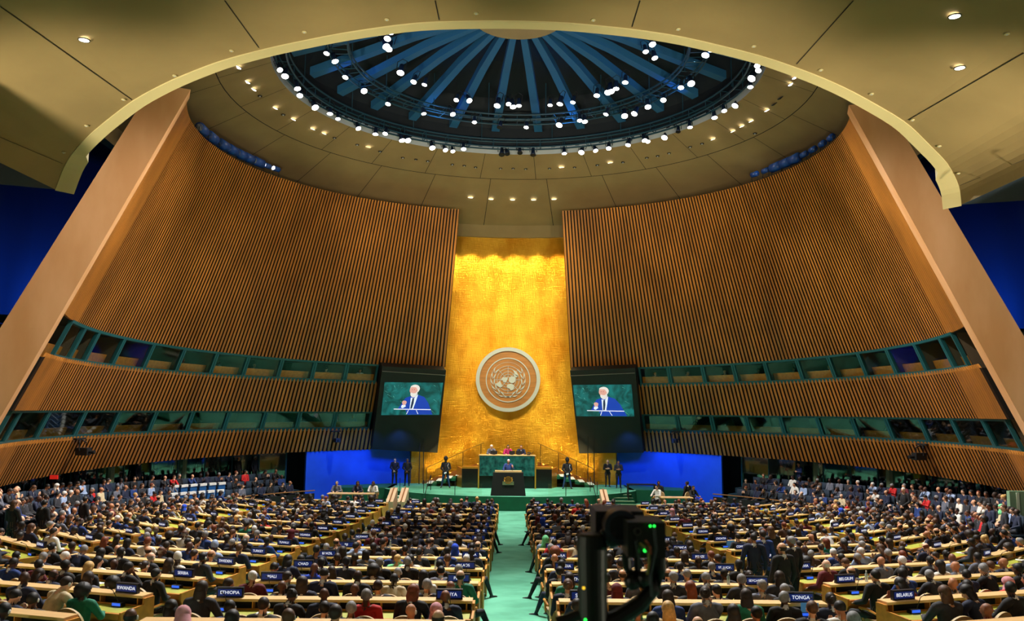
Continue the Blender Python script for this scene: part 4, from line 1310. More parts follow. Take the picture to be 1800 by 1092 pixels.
def sub(vs, fs, tg, tags, off):
    """the faces with the given tags, pushed out by off along the normals, as a garment"""
    keep = [f for f, t in zip(fs, tg) if t in tags]
    nr = {}
    for f in keep:
        a, b, c = vs[f[0]], vs[f[1]], vs[f[2]]; n = (b - a).cross(c - a)
        for i in f:
            nr[i] = nr.get(i, Vector((0, 0, 0))) + n
    idx = {i: k for k, i in enumerate(nr)}
    return [vs[i] + nr[i].normalized() * off for i in nr], [tuple(idx[i] for i in f) for f in keep]


def to_mesh(name, vs, fs, mats, mi=None):
    me = bpy.data.meshes.new(name); me.from_pydata([tuple(v) for v in vs], [], fs)
    for m in mats:
        me.materials.append(m)
    if mi:
        me.polygons.foreach_set('material_index', mi)
    me.polygons.foreach_set('use_smooth', [True] * len(fs)); me.update()
    return me


# hair in head-local coordinates
def hair_shape(kind):
    sh = Shape(); B = Vector
    vs, fs = [], []

    def cap(rx, ry, rz, cy, cz, zf, zb, back=0.0, nu=20, nv=12, wav=0.0):
        """dome cut along a hairline that is high at the front (zf) and low at the back (zb)"""
        b = len(vs); rows = []
        for i in range(nv + 1):
            for j in range(nu):
                t = 2 * PI * j / nu; cut_z = zb + (zf - zb) * (.5 + .5 * math.sin(t)) ** 1.4
                pt = max(-1, min(1, (cut_z - cz) / rz)); lo = math.asin(pt); ph = PI / 2 - (PI / 2 - lo) * i / nv
                w = 1 + wav * math.sin(7 * t + 5 * ph) * math.cos(9 * ph)
                vs.append(B((rx * w * math.cos(ph) * math.cos(t), cy + ry * w * math.cos(ph) * math.sin(t), cz + rz * w * math.sin(ph))))
        for i in range(nv):
            for j in range(nu):
                k = (j + 1) % nu
                fs.append((b + i * nu + j, b + (i + 1) * nu + j, b + (i + 1) * nu + k, b + i * nu + k))
    if kind == 'short':
        cap(.085, .104, .100, -.014, .03, .075, -.045)
    elif kind == 'fringe':
        b = len(vs); nu = 22
        for i in range(4):
            for j in range(nu):
                t = PI * .93 + PI * 1.14 * j / (nu - 1); z = -.045 + .085 * i / 3; f = math.sqrt(max(.02, 1 - ((z - .03) / .1) ** 2))
                vs.append(B((.084 * f * math.cos(t), -.014 + .103 * f * math.sin(t), z)))
        for i in range(3):
            for j in range(nu - 1):
                fs.append((b + i * nu + j, b + i * nu + j + 1, b + (i + 1) * nu + j + 1, b + (i + 1) * nu + j))
    elif kind == 'long':
        cap(.094, .112, .106, -.016, .032, .07, -.06, wav=.02)
        s2 = Shape(); s2.chain([(0, -.055, .02), (0, -.078, -.08), (0, -.082, -.19), (0, -.07, -.29)], [(.09, .05), (.105, .048), (.10, .042), (.06, .03)], 'h')
        b = len(vs); vs.extend(s2.v); fs.extend(tuple(i + b for i in f) for f in s2.f)
    elif kind == 'bob':
        cap(.100, .112, .108, -.02, .03, .065, -.10, wav=.03)
        s2 = Shape(); s2.chain([(0, -.05, .0), (0, -.06, -.08), (0, -.055, -.14)], [(.095, .06), (.104, .06), (.09, .05)], 'h')
        b = len(vs); vs.extend(s2.v); fs.extend(tuple(i + b for i in f) for f in s2.f)
    elif kind == 'curly':
        cap(.135, .145, .135, -.03, .02, .06, -.10, wav=.07)
    elif kind == 'bun':
        cap(.086, .104, .101, -.014, .03, .07, -.05)
        s2 = Shape(); s2.ell((0, -.12, .05), (.045, .04, .045), 'h', None, 10, 8)
        b = len(vs); vs.extend(s2.v); fs.extend(tuple(i + b for i in f) for f in s2.f)
    elif kind == 'scarf':
        cap(.102, .122, .112, -.014, .026, .062, -.12)
        s2 = Shape(); s2.chain([(0, -.03, -.02), (0, -.03, -.13), (0, -.02, -.2)], [(.098, .10), (.12, .12), (.17, .13)], 'h')
        b = len(vs); vs.extend(s2.v); fs.extend(tuple(i + b for i in f) for f in s2.f)
    elif kind == 'cap':
        s2 = Shape(); s2.chain([(0, -.01, .055), (0, -.012, .09), (0, -.012, .125)], [(.090, .106), (.092, .108), (.084, .10)], 'h', (0, 1, 0), 18)
        b = len(vs); vs.extend(s2.v); fs.extend(tuple(i + b for i in f) for f in s2.f)
    elif kind == 'officer':
        s2 = Shape(); s2.chain([(0, -.01, .07), (0, -.01, .10)], [(.092, .108), (.094, .11)], 'h', (0, 1, 0), 18)
        s2.chain([(0, .005, .125), (0, .01, .14)], [(.13, .14), (.12, .13)], 'h', (0, 1, 0), 18)
        s2.chain([(-.05, .10, .07), (0, .125, .06), (.05, .10, .07)], [(.02, .02), (.03, .014), (.02, .02)], 'h', (0, 0, 1), 8)
        b = len(vs); vs.extend(s2.v); fs.extend(tuple(i + b for i in f) for f in s2.f)
    return vs, fs


HAIRS = {k: hair_shape(k) for k in ('short', 'fringe', 'long', 'bob', 'curly', 'bun', 'scarf', 'cap', 'officer')}
HAIR_ME = {k: to_mesh('hair_' + k, v, f, [M_HAIR['black']]) for k, (v, f) in HAIRS.items()}
_m = MB(); _m.ball((.086, -.006, 0), (.013, .026, .034), M_EARP, 8, 6); EARP_ME = _m.mesh('earpiece', True)
_m = MB(); _m.ball((.03, .083, .012), .0105, M_EYE, 8, 6); _m.ball((-.03, .083, .012), .0105, M_EYE, 8, 6); EYES_ME = _m.mesh('eyes', True)

POSES = {
    'desk': seated(.12, 'desk'), 'desk_left': seated(.14, 'desk', yaw=.55), 'desk_right': seated(.10, 'desk', yaw=-.5), 'lean': seated(.42, 'desk', nod=.35), 'write': seated(.30, 'desk', nod=.6, yaw=.1),
    'chin': seated(.26, 'chin', yaw=-.25, nod=.1), 'phone': seated(.10, 'phone', nod=.5), 'lap': seated(-.06, 'lap', yaw=.15), 'lap_left': seated(-.04, 'lap', 'cross', yaw=.6), 'lap_right': seated(-.05, 'lap', yaw=-.55),
    'slouch': seated(-.12, 'side', 'cross', yaw=-.1), 'aisle_r': seated(.08, 'side', 'aisle_r', yaw=-.1), 'aisle_l': seated(.08, 'side', 'aisle_l', yaw=.15),
    'guard': standing('clasp', apart=.26), 'stand': standing('clasp', apart=.1), 'stand_high': standing('high', apart=.08), 'stand_side': standing('side', apart=.08, yaw=.3), 'speak': standing('speak'),
}
TPL = {}


def template(name):
    if name in TPL:
        return TPL[name]
    sh, hc, R = skeleton(POSES[name])
    vs, fs, tg = realise(sh, 2600)
    slot = {'skin': 0, 'jacket': 0, 'trousers': 1, 'shoe': 2, 'lip': 3}
    body = to_mesh('body_' + name, vs, fs, [M_SKIN[0], M_TROUS, M_SHOE, M_LIP], [slot[t] for t in tg])
    jv, jf = sub(vs, fs, tg, ('jacket',), .009)
    jac = to_mesh('jacket_' + name, jv, jf, [M_CLOTH['navy suit']])
    V = Vector; nb = V(POSES[name]['neck'])
    c = Shape(); c.chain([nb + V((0, -.01, -.02)), nb + V((0, .0, .015))], [(.070, .072), (.062, .064)], 'c', n=14)
    col = to_mesh('collar', c.v, c.f, [M_SHIRT])
    ch = V(POSES[name]['chest']); b = MB()
    f = ch + V((0, .128, .0)); g = nb + V((0, .088, -.05))
    b.add([g + V((-.035, 0, 0)), g + V((.035, 0, 0)), f + V((.012, .006, -.04)), f + V((-.012, .006, -.04))], [(0, 1, 2, 3)], M_SHIRT)
    b.add([g + V((-.012, .008, -.0)), g + V((.012, .008, 0)), f + V((.014, .014, -.05)), f + V((-.014, .014, -.05))], [(0, 1, 2, 3)], M_CLOTH['navy suit'])
    front = b.mesh('shirt_front')
    # low-detail version for the far crowd
    lv, lf, lt = realise(sh, 420)
    TPL[name] = dict(body=body, jacket=jac, collar=col, front=front, hc=hc, R=R, low=(np.array([tuple(v) for v in lv]), lf, lt))
    return TPL[name]


HAIR_MOD = {'scarf': 'headscarf', 'cap': 'cap', 'officer': 'peaked_cap'}
HAT_MAT = {'scarf': ['bright blue jacket', 'white top', 'maroon top', 'mint green jacket', 'pink top'], 'cap': ['white top', 'light blue shirt'], 'officer': ['black uniform']}


def person(pose, loc, rz, skin, cloth, hair, hairc, label, group=None, ear=False, collar=True, eyes=False, front=False, trousers=None, shoe=None, hatc=None, sc=1.0):
    T = template(pose)
    t = link('person', T['body'], loc=loc, rz=rz); t.scale = (sc, sc, sc)
    t['label'] = label; t['category'] = 'person'
    if group:
        t['group'] = group
    t.material_slots[0].link = 'OBJECT'; t.material_slots[0].material = M_SKIN[skin]
    if trousers:
        t.material_slots[1].link = 'OBJECT'; t.material_slots[1].material = trousers
    if shoe:
        t.material_slots[2].link = 'OBJECT'; t.material_slots[2].material = shoe
    j = link('jacket', T['jacket'], t); j.material_slots[0].link = 'OBJECT'; j.material_slots[0].material = M_CLOTH[cloth]
    if collar:
        link('shirt_collar', T['collar'], t)
    if front:
        link('shirt_front', T['front'], t)
    M = Matrix.Translation(T['hc']) @ T['R'].to_4x4()
    if hair != 'none':
        h = link(HAIR_MOD.get(hair, 'hair'), HAIR_ME[hair], t); h.matrix_local = M
        h.material_slots[0].link = 'OBJECT'; h.material_slots[0].material = M_CLOTH[hatc or HAT_MAT[hair][0]] if hair in HAIR_MOD else M_HAIR[hairc]
    if ear:
        e = link('earpiece', EARP_ME, t); e.matrix_local = M
    if eyes:
        e = link('eyes', EYES_ME, t); e.matrix_local = M
    return t


class Bulk:
    """accumulates many low-detail figures or chairs into one mesh of stuff"""

    def __init__(self):
        self.v = []; self.n = 0; self.f = []; self.m = []; self.mats = []

    def mi(self, m):
        if m not in self.mats:
            self.mats.append(m)
        return self.mats.index(m)

    def add(self, va, fs, ms, M):
        A = np.array(M)[:3]; va = va @ A[:, :3].T + A[:, 3]
        self.v.append(va); n = self.n; self.n += len(va)
        self.f.extend(tuple(i + n for i in f) for f in fs); self.m.extend(ms)

    def build(self, name, **kw):
        me = bpy.data.meshes.new(name); me.from_pydata(np.concatenate(self.v).tolist(), [], self.f)
        for m in self.mats:
            me.materials.append(m)
        me.polygons.foreach_set('material_index', self.m); me.polygons.foreach_set('use_smooth', [True] * len(self.f)); me.update()
        return link(name, me, **kw)


HAIR_NP = {k: (np.array([tuple(p) for p in v]), f) for k, (v, f) in HAIRS.items()}
CROWD = Bulk()


def crowd_person(pose, loc, rz, skin, cloth, hair, hairc, hatc=None, sc=1.0):
    T = template(pose); va, fs, tg = T['low']
    sk, cl, tr, so = CROWD.mi(M_SKIN[skin]), CROWD.mi(M_CLOTH[cloth]), CROWD.mi(M_TROUS), CROWD.mi(M_SHOE)
    M = Matrix.Translation(loc) @ Matrix.Rotation(rz, 4, 'Z') @ Matrix.Scale(sc, 4)
    CROWD.add(va, fs, [{'skin': sk, 'lip': sk, 'jacket': cl, 'trousers': tr, 'shoe': so}[t] for t in tg], M)
    if hair != 'none':
        hv, hf = HAIR_NP[hair]; hm = CROWD.mi(M_CLOTH[hatc or HAT_MAT[hair][0]] if hair in HAIR_MOD else M_HAIR[hairc])
        CROWD.add(hv, hf, [hm] * len(hf), M @ Matrix.Translation(T['hc']) @ T['R'].to_4x4())


# ------------------------------------------------------------------ furniture
def desk_mesh(L):
    """continuous delegates' desk, sitter's side towards -Y"""
    P = {}
    m = MB(); m.box((0, .075, .90), (L, .27, .045), M_LEDGE); P['ledge'] = m
    m = MB(); m.box((0, .19, .44), (L - .04, .03, .88), M_DESKW); P['front_panel'] = m
    m = MB(); m.box((0, -.31, .725), (L - .06, .46, .03), M_LEATHER); m.box((0, -.06, .755), (L - .06, .05, .02), M_DESKW); P['writing_surface'] = m
    m = MB(); m.box((0, -.58, .69), (L, .06, .10), M_DESKW); P['front_edge'] = m
    m = MB(); m.box((0, .10, .80), (L - .06, .02, .15), M_BLACK)
    for i in range(7):
        m.box((-L / 2 + .1 + (L - .2) * i / 6, .0, .81), (.02, .12, .14), M_DESKW)
    P['shelf'] = m
    for s in (-1, 1):
        m = MB(); x = s * (L / 2)
        pr = [(-.60, .76), (-.60, .62), (-.30, .0), (.20, .0), (.20, .88), (-.05, .88), (-.06, .78)]
        m.prism([(x, y, z) for y, z in pr], (s, 0, 0), .04, M_DESKW); P['end_panel%d' % s] = m
    return {k: v.mesh(k.rstrip('-1') if k.startswith('end') else k) for k, v in P.items()}


def chair_parts():
    P = {}
    m = MB(); vs, fs = [], []; n = 18; prof = []
    for i in range(n + 1):
        t = PI * i / n; prof.append((.275 * math.cos(t), .70 + .30 * math.sin(t)))
    prof = [(.235, .42)] + prof + [(-.235, .42)]
    k = len(prof)
    for off in (0, -.05):
        for x, z in prof:
            vs.append((x, -.25 + off - .10 * (z - .42) + .35 * x * x, z))
    m.add(vs, [tuple(reversed(range(k))), tuple(range(k, 2 * k))], M_CHAIR)
    m.add(vs, [(i, (i + 1) % k, (i + 1) % k + k, i + k) for i in range(k)], M_CHAIRR)
    P['backrest'] = m
    m = MB(); m.box((0, .02, .43), (.50, .50, .09), M_CHAIR); P['seat'] = m
    for s in (-1, 1):
        m = MB(); m.tube([(s * .28, -.27, .62), (s * .30, -.05, .66), (s * .30, .20, .64)], [.022, .026, .026], M_DESKW, 6)
        m.tube([(s * .29, .16, .63), (s * .27, .14, .42)], .018, M_DESKW, 6); P['armrest%d' % s] = m
    m = MB(); m.tube([(0, 0, .40), (0, 0, .10)], .035, M_BLACK, 8)
    for i in range(4):
        a = PI / 4 + i * PI / 2; m.tube([(0, 0, .10), (.27 * math.cos(a), .27 * math.sin(a), .03)], .022, M_BLACK, 6)
    P['pedestal'] = m
    return P


CH_P = chair_parts()
CH_ME = {k: v.mesh(k, k != 'seat') for k, v in CH_P.items()}
for v in CH_ME.values():
    v.polygons.foreach_set('use_smooth', [False] * len(v.polygons))
_all = MB()
for v in CH_P.values():
    for i, f in enumerate(v.f):
        pass
    n = len(_all.v); _all.v += v.v; _all.f += [tuple(i + n for i in f) for f in v.f]; _all.m += [_all.mi(v.mats[q]) for q in v.m]
CH_ONE = _all.mesh('armchair')
CH_NP = (np.array([tuple(p) for p in _all.v]), _all.f, [_all.mats[q] for q in _all.m])
CHSTUFF = Bulk()


def name_of(k):
    return 'end_panel' if k.startswith('end') else 'armrest' if k.startswith('arm') else k


# blocks: (side, name, x range, tilt)
BLOCKS = [(-1, 'inner', -5.25, -.62, 0.0), (1, 'inner', .86, 5.45, 0.0),
          (-1, 'middle', -11.05, -6.35, .28), (1, 'middle', 6.55, 11.25, .28),
          (-1, 'outer', -16.6, -11.95, .66), (1, 'outer', 12.15, 16.8, .66)]
SIDE = {-1: 'blue-chair', 1: 'camera'}
ROWD = 2.57
COUNTRIES = ['ETHIOPIA', 'KENYA', 'MALI', 'PERU', 'CHAD', 'ST. LUCIA', 'SEYCHELLES', 'LAOS', 'BRAZIL', 'GHANA', 'FIJI', 'CUBA', 'NORWAY', 'JAPAN', 'OMAN', 'QATAR', 'BENIN', 'TOGO', 'NEPAL', 'INDIA', 'CHILE', 'EGYPT', 'LIBYA', 'MALTA', 'GABON', 'NIGER', 'SUDAN', 'TONGA', 'YEMEN', 'ZAMBIA', 'ANGOLA', 'BELIZE', 'BHUTAN', 'CANADA', 'CYPRUS', 'FRANCE', 'GREECE', 'GUINEA', 'GUYANA', 'ISRAEL', 'JORDAN', 'KUWAIT', 'LATVIA', 'MALAWI', 'MEXICO', 'MONACO', 'PANAMA', 'POLAND', 'RWANDA', 'SERBIA', 'SWEDEN', 'TURKEY', 'TUVALU', 'UGANDA', 'ALBANIA', 'ALGERIA', 'ANDORRA', 'ARMENIA', 'AUSTRIA', 'BAHAMAS', 'BELARUS', 'BELGIUM', 'BOLIVIA', 'BURUNDI', 'COMOROS', 'CROATIA', 'CZECHIA', 'DENMARK', 'ECUADOR', 'ERITREA', 'ESTONIA', 'FINLAND', 'GEORGIA', 'GERMANY', 'GRENADA', 'HUNGARY', 'ICELAND', 'IRELAND', 'JAMAICA', 'LEBANON', 'LESOTHO', 'LIBERIA', 'MOROCCO', 'MYANMAR', 'NAMIBIA', 'NIGERIA', 'ROMANIA', 'SENEGAL', 'SOMALIA', 'TUNISIA', 'URUGUAY', 'VANUATU', 'BARBADOS', 'BULGARIA', 'CAMBODIA', 'CAMEROON', 'COLOMBIA', 'DJIBOUTI', 'DOMINICA', 'HONDURAS', 'MALAYSIA', 'MALDIVES', 'MONGOLIA', 'PAKISTAN', 'PARAGUAY', 'PORTUGAL', 'SLOVAKIA', 'SLOVENIA', 'SURINAME', 'THAILAND', 'ZIMBABWE', 'ARGENTINA', 'AUSTRALIA', 'GUATEMALA', 'INDONESIA', 'LITHUANIA', 'MAURITIUS', 'NICARAGUA', 'SINGAPORE', 'SRI LANKA']
DESK_CACHE = {}
rnd = random.Random(11)
SEATS = []          # (pos, rz, line, block, seat, front?)
DESKS = []
for side, bn, x0, x1, tilt in BLOCKS:
    for k in range(-1, 12):
        if bn == 'inner' and k > 11:
            continue
        v = 14.7 + ROWD * k
        a0, a1 = abs(x0 - .1), abs(x1 - .1); ain, aout = min(a0, a1), max(a0, a1)
        # clip the outer blocks to the round of the hall
        while aout > ain + 1.5 and v + gofs(aout) > 27 and math.hypot(aout, v + gofs(aout) - 37) > 17.0:
            aout -= .2
        if aout - ain < 2.2:
            continue
        am = (ain + aout) / 2; ym = v + gofs(am); xm = .1 + side * am
        if bn == 'middle' and k == 11 and ym > 46:
            continue
        L = (aout - ain) / math.cos(tilt) - (.25 if bn == 'outer' else 0)
        rz = -side * tilt * -1.0
        rz = side * tilt * 1.0
        DESKS.append((side, bn, k, Vector((xm, ym, fz(v))), rz, L))
for side, bn, k, pos, rz, L in DESKS:
    key = round(L, 1)
    if key not in DESK_CACHE:
        DESK_CACHE[key] = desk_mesh(key)
    t = thing('delegate_desk', 'long light wood delegate desk, %s row from the back, %s %s-side block' % (ORD[k + 1], bn, SIDE[side]), 'desk', pos, rz, 'delegate desks')
    for nm, me in DESK_CACHE[key].items():
        link(name_of(nm), me, t)
    M = Matrix.Translation(pos) @ Matrix.Rotation(rz, 4, 'Z')
    n = max(2, int(round(L / .69)))
    for r, yy in ((0, -1.10), (1, -1.93)):
        for i in range(n):
            if k == -1 and r == 1:
                continue
            u = -L / 2 + L * (i + .5) / n + (.0 if r == 0 else .12 * (1 if i % 2 else -1))
            p = M @ Vector((u, yy, 0))
            seat = i if side > 0 else n - 1 - i
            SEATS.append(dict(p=p, rz=rz, line=2 * (k + 1) - r + (0 if r == 0 else 0) + (0), side=side, bn=bn, k=k, r=r, seat=seat, n=n))


def project(p):
    q = p - Vector((0, 0, CAMZ)); d = q.dot(FWD)
    return 900 + F_PX * q.dot(RGT) / d, 546 - F_PX * q.dot(UPV) / d, d


# ------------------------------------------------------------------ who sits where
OVR = [(545, 1010, dict(cloth='bright blue jacket', hair='none', skin=4, pose='desk')), (797, 968, dict(cloth='white top', hair='scarf', hatc='bright blue jacket', skin=2, pose='desk')), (693, 988, dict(cloth='mint green jacket', hair='short', hairc='blonde', skin=1, pose='chin')),
       (966, 960, dict(cloth='red jacket', hair='short', hairc='black', skin=3, pose='side')), (664, 1068, dict(cloth='red jacket', hair='short', hairc='grey', skin=4, pose='lap')), (150, 1012, dict(cloth='black suit', hair='long', hairc='blonde', skin=0, pose='lap')),
       (126, 990, dict(cloth='charcoal suit', hair='short', hairc='white', skin=0, pose='desk_right')), (1448, 962, dict(cloth='teal top', hair='bob', hairc='auburn', skin=1, pose='lap')), (1770, 1030, dict(cloth='red jacket', hair='scarf', hatc='pink top', skin=5, pose='desk_left')),
       (1155, 1010, dict(cloth='black suit', hair='scarf', hatc='mint green jacket', skin=2, pose='lap')), (1202, 1075, dict(cloth='cream jacket', hair='long', hairc='blonde', skin=0, pose='lap')), (1211, 1036, dict(cloth='black suit', hair='long', hairc='auburn', skin=1, pose='lap')),
       (1091, 1042, dict(cloth='navy suit', hair='scarf', hatc='maroon top', skin=2, pose='lap')), (1112, 1050, dict(cloth='cream jacket', hair='long', hairc='blonde', skin=0, pose='lap')), (1352, 1046, dict(cloth='grey suit', hair='short', hairc='grey', skin=1, pose='desk_left')),
       (1651, 1008, dict(cloth='white top', hair='bob', hairc='black', skin=3, pose='lap')), (314, 980, dict(cloth='white top', hair='cap', skin=5, pose='desk')), (381, 975, dict(cloth='light blue shirt', hair='cap', hatc='light blue shirt', skin=5, pose='desk')),
       (142, 1050, dict(cloth='patterned green dress', hair='curly', hairc='black', skin=5, pose='desk_right')), (757, 1030, dict(cloth='white top', hair='long', hairc='black', skin=2, pose='lap')), (758, 1055, dict(cloth='charcoal suit', hair='short', hairc='grey', skin=1, pose='desk')),
       (828, 1052, dict(cloth='navy suit', hair='none', skin=3, pose='desk')), (812, 1062, dict(cloth='navy suit', hair='fringe', hairc='grey', skin=3, pose='lap')), (1290, 1040, dict(cloth='charcoal suit', hair='short', hairc='grey', skin=1, pose='desk')), (1008, 1025, dict(cloth='patterned green dress', hair='long', hairc='dark brown', skin=3, pose='desk')),
       (656, 1010, dict(cloth='charcoal suit', hair='curly', hairc='black', skin=2, pose='lap')), (740, 1012, dict(cloth='grey suit', hair='short', hairc='black', skin=1, pose='lean')), (612, 1052, dict(cloth='navy suit', hair='none', skin=4, pose='lap')), (560, 1050, dict(cloth='navy suit', hair='none', skin=4, pose='desk'))]
CW = ['navy suit'] * 26 + ['black suit'] * 24 + ['charcoal suit'] * 14 + ['grey suit'] * 6 + ['blue suit'] * 8 + ['white top'] * 3 + ['cream jacket'] * 2 + ['red jacket'] + ['maroon top'] * 2 + ['light blue shirt'] * 2 + ['olive jacket', 'brown jacket', 'brown jacket', 'patterned green dress']
HWM = ['short'] * 52 + ['fringe'] * 10 + ['none'] * 16
HWF = ['long'] * 8 + ['bob'] * 7 + ['bun'] * 5 + ['curly'] * 2 + ['scarf']
POS_F = ['desk'] * 8 + ['desk_left', 'desk_right', 'desk_right', 'lean', 'write', 'chin', 'phone', 'desk_left']
POS_R = ['lap'] * 6 + ['lap_left', 'lap_right', 'slouch', 'phone', 'lap', 'lap_right']


def draw(r):
    skin = r.choice([0, 0, 1, 1, 1, 2, 2, 3, 4, 4, 5]); fem = r.random() < .27
    hair = r.choice(HWF if fem else HWM); cloth = r.choice(CW)
    hc = r.choice(['black', 'black', 'dark brown', 'brown', 'dark brown', 'grey', 'grey', 'white', 'black', 'dark brown', 'brown', 'auburn', 'blonde'] if skin < 2 else ['black', 'black', 'black', 'dark brown', 'grey'] if skin < 4 else ['black', 'black', 'black', 'grey'])
    if hair in ('long', 'bob', 'bun', 'curly') and hc in ('grey', 'white'):
        hc = 'blonde' if skin == 0 else 'dark brown'
    if hair == 'none' and skin < 2:
        hair = r.choice(['fringe', 'short'])
    return dict(skin=skin, hair=hair, cloth=cloth, hairc=hc, hatc=r.choice(HAT_MAT['scarf']) if hair == 'scarf' else None)


PEOPLE = []
for st in SEATS:
    p = st['p']; x, y, d = project(p + Vector((0, 0, 1.15)))
    if x < -40 or x > 1840 or y > 1125:
        continue
    st['px'] = (x, y); st['d'] = d
    st['occ'] = rnd.random() < (.5 if st['k'] == -1 else .97 if st['r'] == 0 else .93)
    a = draw(rnd); a['pose'] = rnd.choice(POS_F if st['r'] == 0 else POS_R)
    if st['bn'] != 'inner' and st['seat'] == 0 and rnd.random() < .6:
        a['pose'] = 'aisle_l' if st['side'] > 0 else 'aisle_r'
    if st['bn'] == 'inner' and st['seat'] == 0 and rnd.random() < .4:
        a['pose'] = 'aisle_l' if st['side'] > 0 else 'aisle_r'
    if a['pose'].startswith('aisle') and st['r'] == 1:
        a['pose'] = 'lap'
    a['rz'] = st['rz'] + rnd.uniform(-.22, .22); a['sc'] = rnd.uniform(.96, 1.04); a['off'] = (rnd.uniform(-.06, .06), rnd.uniform(-.05, .08))
    st['a'] = a
    if st['occ']:
        PEOPLE.append(st)
for x, y, kw in OVR:
    c = [s for s in PEOPLE if 'done' not in s]
    s = min(c, key=lambda q: math.hypot(q['px'][0] - x, (q['px'][1] - y) * 1.4)); s['done'] = 1
    if kw.get('pose') == 'side':
        kw['pose'] = 'aisle_l'
    if kw.get('pose') == 'desk' and s['r'] == 1:
        kw['pose'] = 'lap'
    s['a'].update(kw)
PEOPLE.sort(key=lambda s: s['d'])
HN = {'short': '%s-haired', 'fringe': 'balding-%s-haired', 'long': 'long-%s-haired', 'bob': '%s-bob-haired', 'bun': '%s-bun-haired', 'curly': 'curly-%s-haired', 'none': 'bald', 'scarf': 'headscarfed', 'cap': 'cap-wearing', 'officer': 'capped'}


def hair_words(h, c):
    s = HN[h]
    return s % c.replace('dark ', 'dark-') if '%s' in s else s


N_AUD = 258


def line_no(st):
    return ORD[2 * (st['k'] + 1) - 1 - st['r']] if st['k'] >= 0 else 'nearest'


for i, st in enumerate(PEOPLE):
    a = st['a']; p = st['p'] + Matrix.Rotation(st['rz'], 3, 'Z') @ Vector((a['off'][0], a['off'][1], -.02))
    if i < N_AUD:
        hw = hair_words(a['hair'], a['hairc'])
        ln = ('%s line' % ORD[2 * st['k'] + (1 if st['r'] == 0 else 0) + 1]) if st['k'] >= 0 else 'nearest line'
        lab = '%s person in %s, %s seat, %s from the back, %s %s-side block' % (hw, a['cloth'], 'aisle' if st['seat'] == 0 else ORD[st['seat']], ln, st['bn'], SIDE[st['side']])
        if st['k'] < 0:
            lab = '%s person in %s, %s seat, nearest line of all, %s %s-side block' % (hw, a['cloth'], 'aisle' if st['seat'] == 0 else ORD[st['seat']], st['bn'], SIDE[st['side']])
        near = i < 150
        person(a['pose'], p, a['rz'], a['skin'], a['cloth'], a['hair'], a['hairc'], lab, 'seated delegates', ear=near and (i * 7) % 10 < 5 and a['hair'] not in ('scarf', 'long', 'curly'),
               collar=near and a['cloth'].endswith('suit') or a.get('done', 0), trousers=M_CLOTH[a['cloth']] if a['cloth'] in ('grey suit', 'navy suit', 'charcoal suit', 'blue suit') else None, hatc=a.get('hatc'), sc=a['sc'], shoe=M_SHOEB if i % 9 == 0 else None)
    else:
        crowd_person(a['pose'], p, a['rz'], a['skin'], a['cloth'], a['hair'], a['hairc'], a.get('hatc'), a['sc'])
# armchairs
cs = sorted([s for s in SEATS if 'd' in s], key=lambda s: s['d'])
for i, st in enumerate(cs):
    a = st['a']; rz = a['rz'] if st['occ'] else st['rz'] + rnd.uniform(-.5, .5)
    p = st['p'] + Matrix.Rotation(st['rz'], 3, 'Z') @ Vector((a['off'][0], a['off'][1], 0))
    if st['p'].z < -50:
        continue
    if i < 300:
        ln = ORD[2 * st['k'] + (1 if st['r'] == 0 else 0) + 1] if st['k'] >= 0 else 'nearest'
        lab = '%s tan armchair, %s seat, %s line from the back, %s %s-side block' % ('occupied' if st['occ'] else 'empty', 'aisle' if st['seat'] == 0 else ORD[st['seat']], ln, st['bn'], SIDE[st['side']])
        if i < 110:
            t = thing('armchair', lab, 'chair', p, rz, 'tan armchairs at the delegate desks')
            for nm, me in CH_ME.items():
                link(name_of(nm), me, t)
        else:
            link('armchair', CH_ONE, loc=p, rz=rz, label=lab, category='chair', group='tan armchairs at the delegate desks')
    else:
        CHSTUFF.add(CH_NP[0], CH_NP[1], [CHSTUFF.mi(m) for m in CH_NP[2]], Matrix.Translation(p) @ Matrix.Rotation(rz, 4, 'Z'))

# ------------------------------------------------------------------ nameplates, consoles and papers
m = MB(); m.box((0, 0, .085), (.46, .07, .17), M_PLATEDARK); NP_CASE = m.mesh('case')
m = MB(); m.box((0, -.038, .085), (.41, .008, .115), M_PLATE); NP_FACE = m.mesh('face')
m = MB(); m.tube([(.02, -.04, .0), (.03, -.05, .10), (.01, -.16, .30), (.0, -.26, .36)], .007, M_BLACK, 5); m.ball((0, -.28, .365), (.014, .03, .014), M_BLACK, 6, 5); MIC_ME = m.mesh('microphone')
m = MB(); m.box((0, 0, .035), (.20, .11, .07), M_PLATEDARK); CON_BODY = m.mesh('console_body')
m = MB(); m.box((0, -.057, .042), (.17, .004, .045), M_BLUELED); CON_SCR = m.mesh('console_screen')
m = MB(); m.box((0, 0, .004), (.21, .29, .006), M_WHITE); PAPER = m.mesh('paper_sheet')
m = MB(); m.box((0, 0, .006), (.30, .22, .012), M_BLACK); LAP_BASE = m.mesh('keyboard_base')
m = MB(); m.box((0, .12, .12), (.30, .01, .21), mat('laptop_screen', (60, 110, 150), .4, emit=.5)); LAP_SCR = m.mesh('laptop_screen')
m = MB(); m.tube([(0, 0, 0), (0, 0, .15), (0, 0, .18), (0, 0, .21)], [.032, .032, .014, .013], mat('bottle_plastic', (190, 215, 225), .1, alpha=.55), 10); BOT_BODY = m.mesh('bottle_body', True)
m = MB(); m.tube([(0, 0, .205), (0, 0, .225)], .015, M_WHITE, 8); BOT_CAP = m.mesh('bottle_cap')
ci = 1; pk = {}


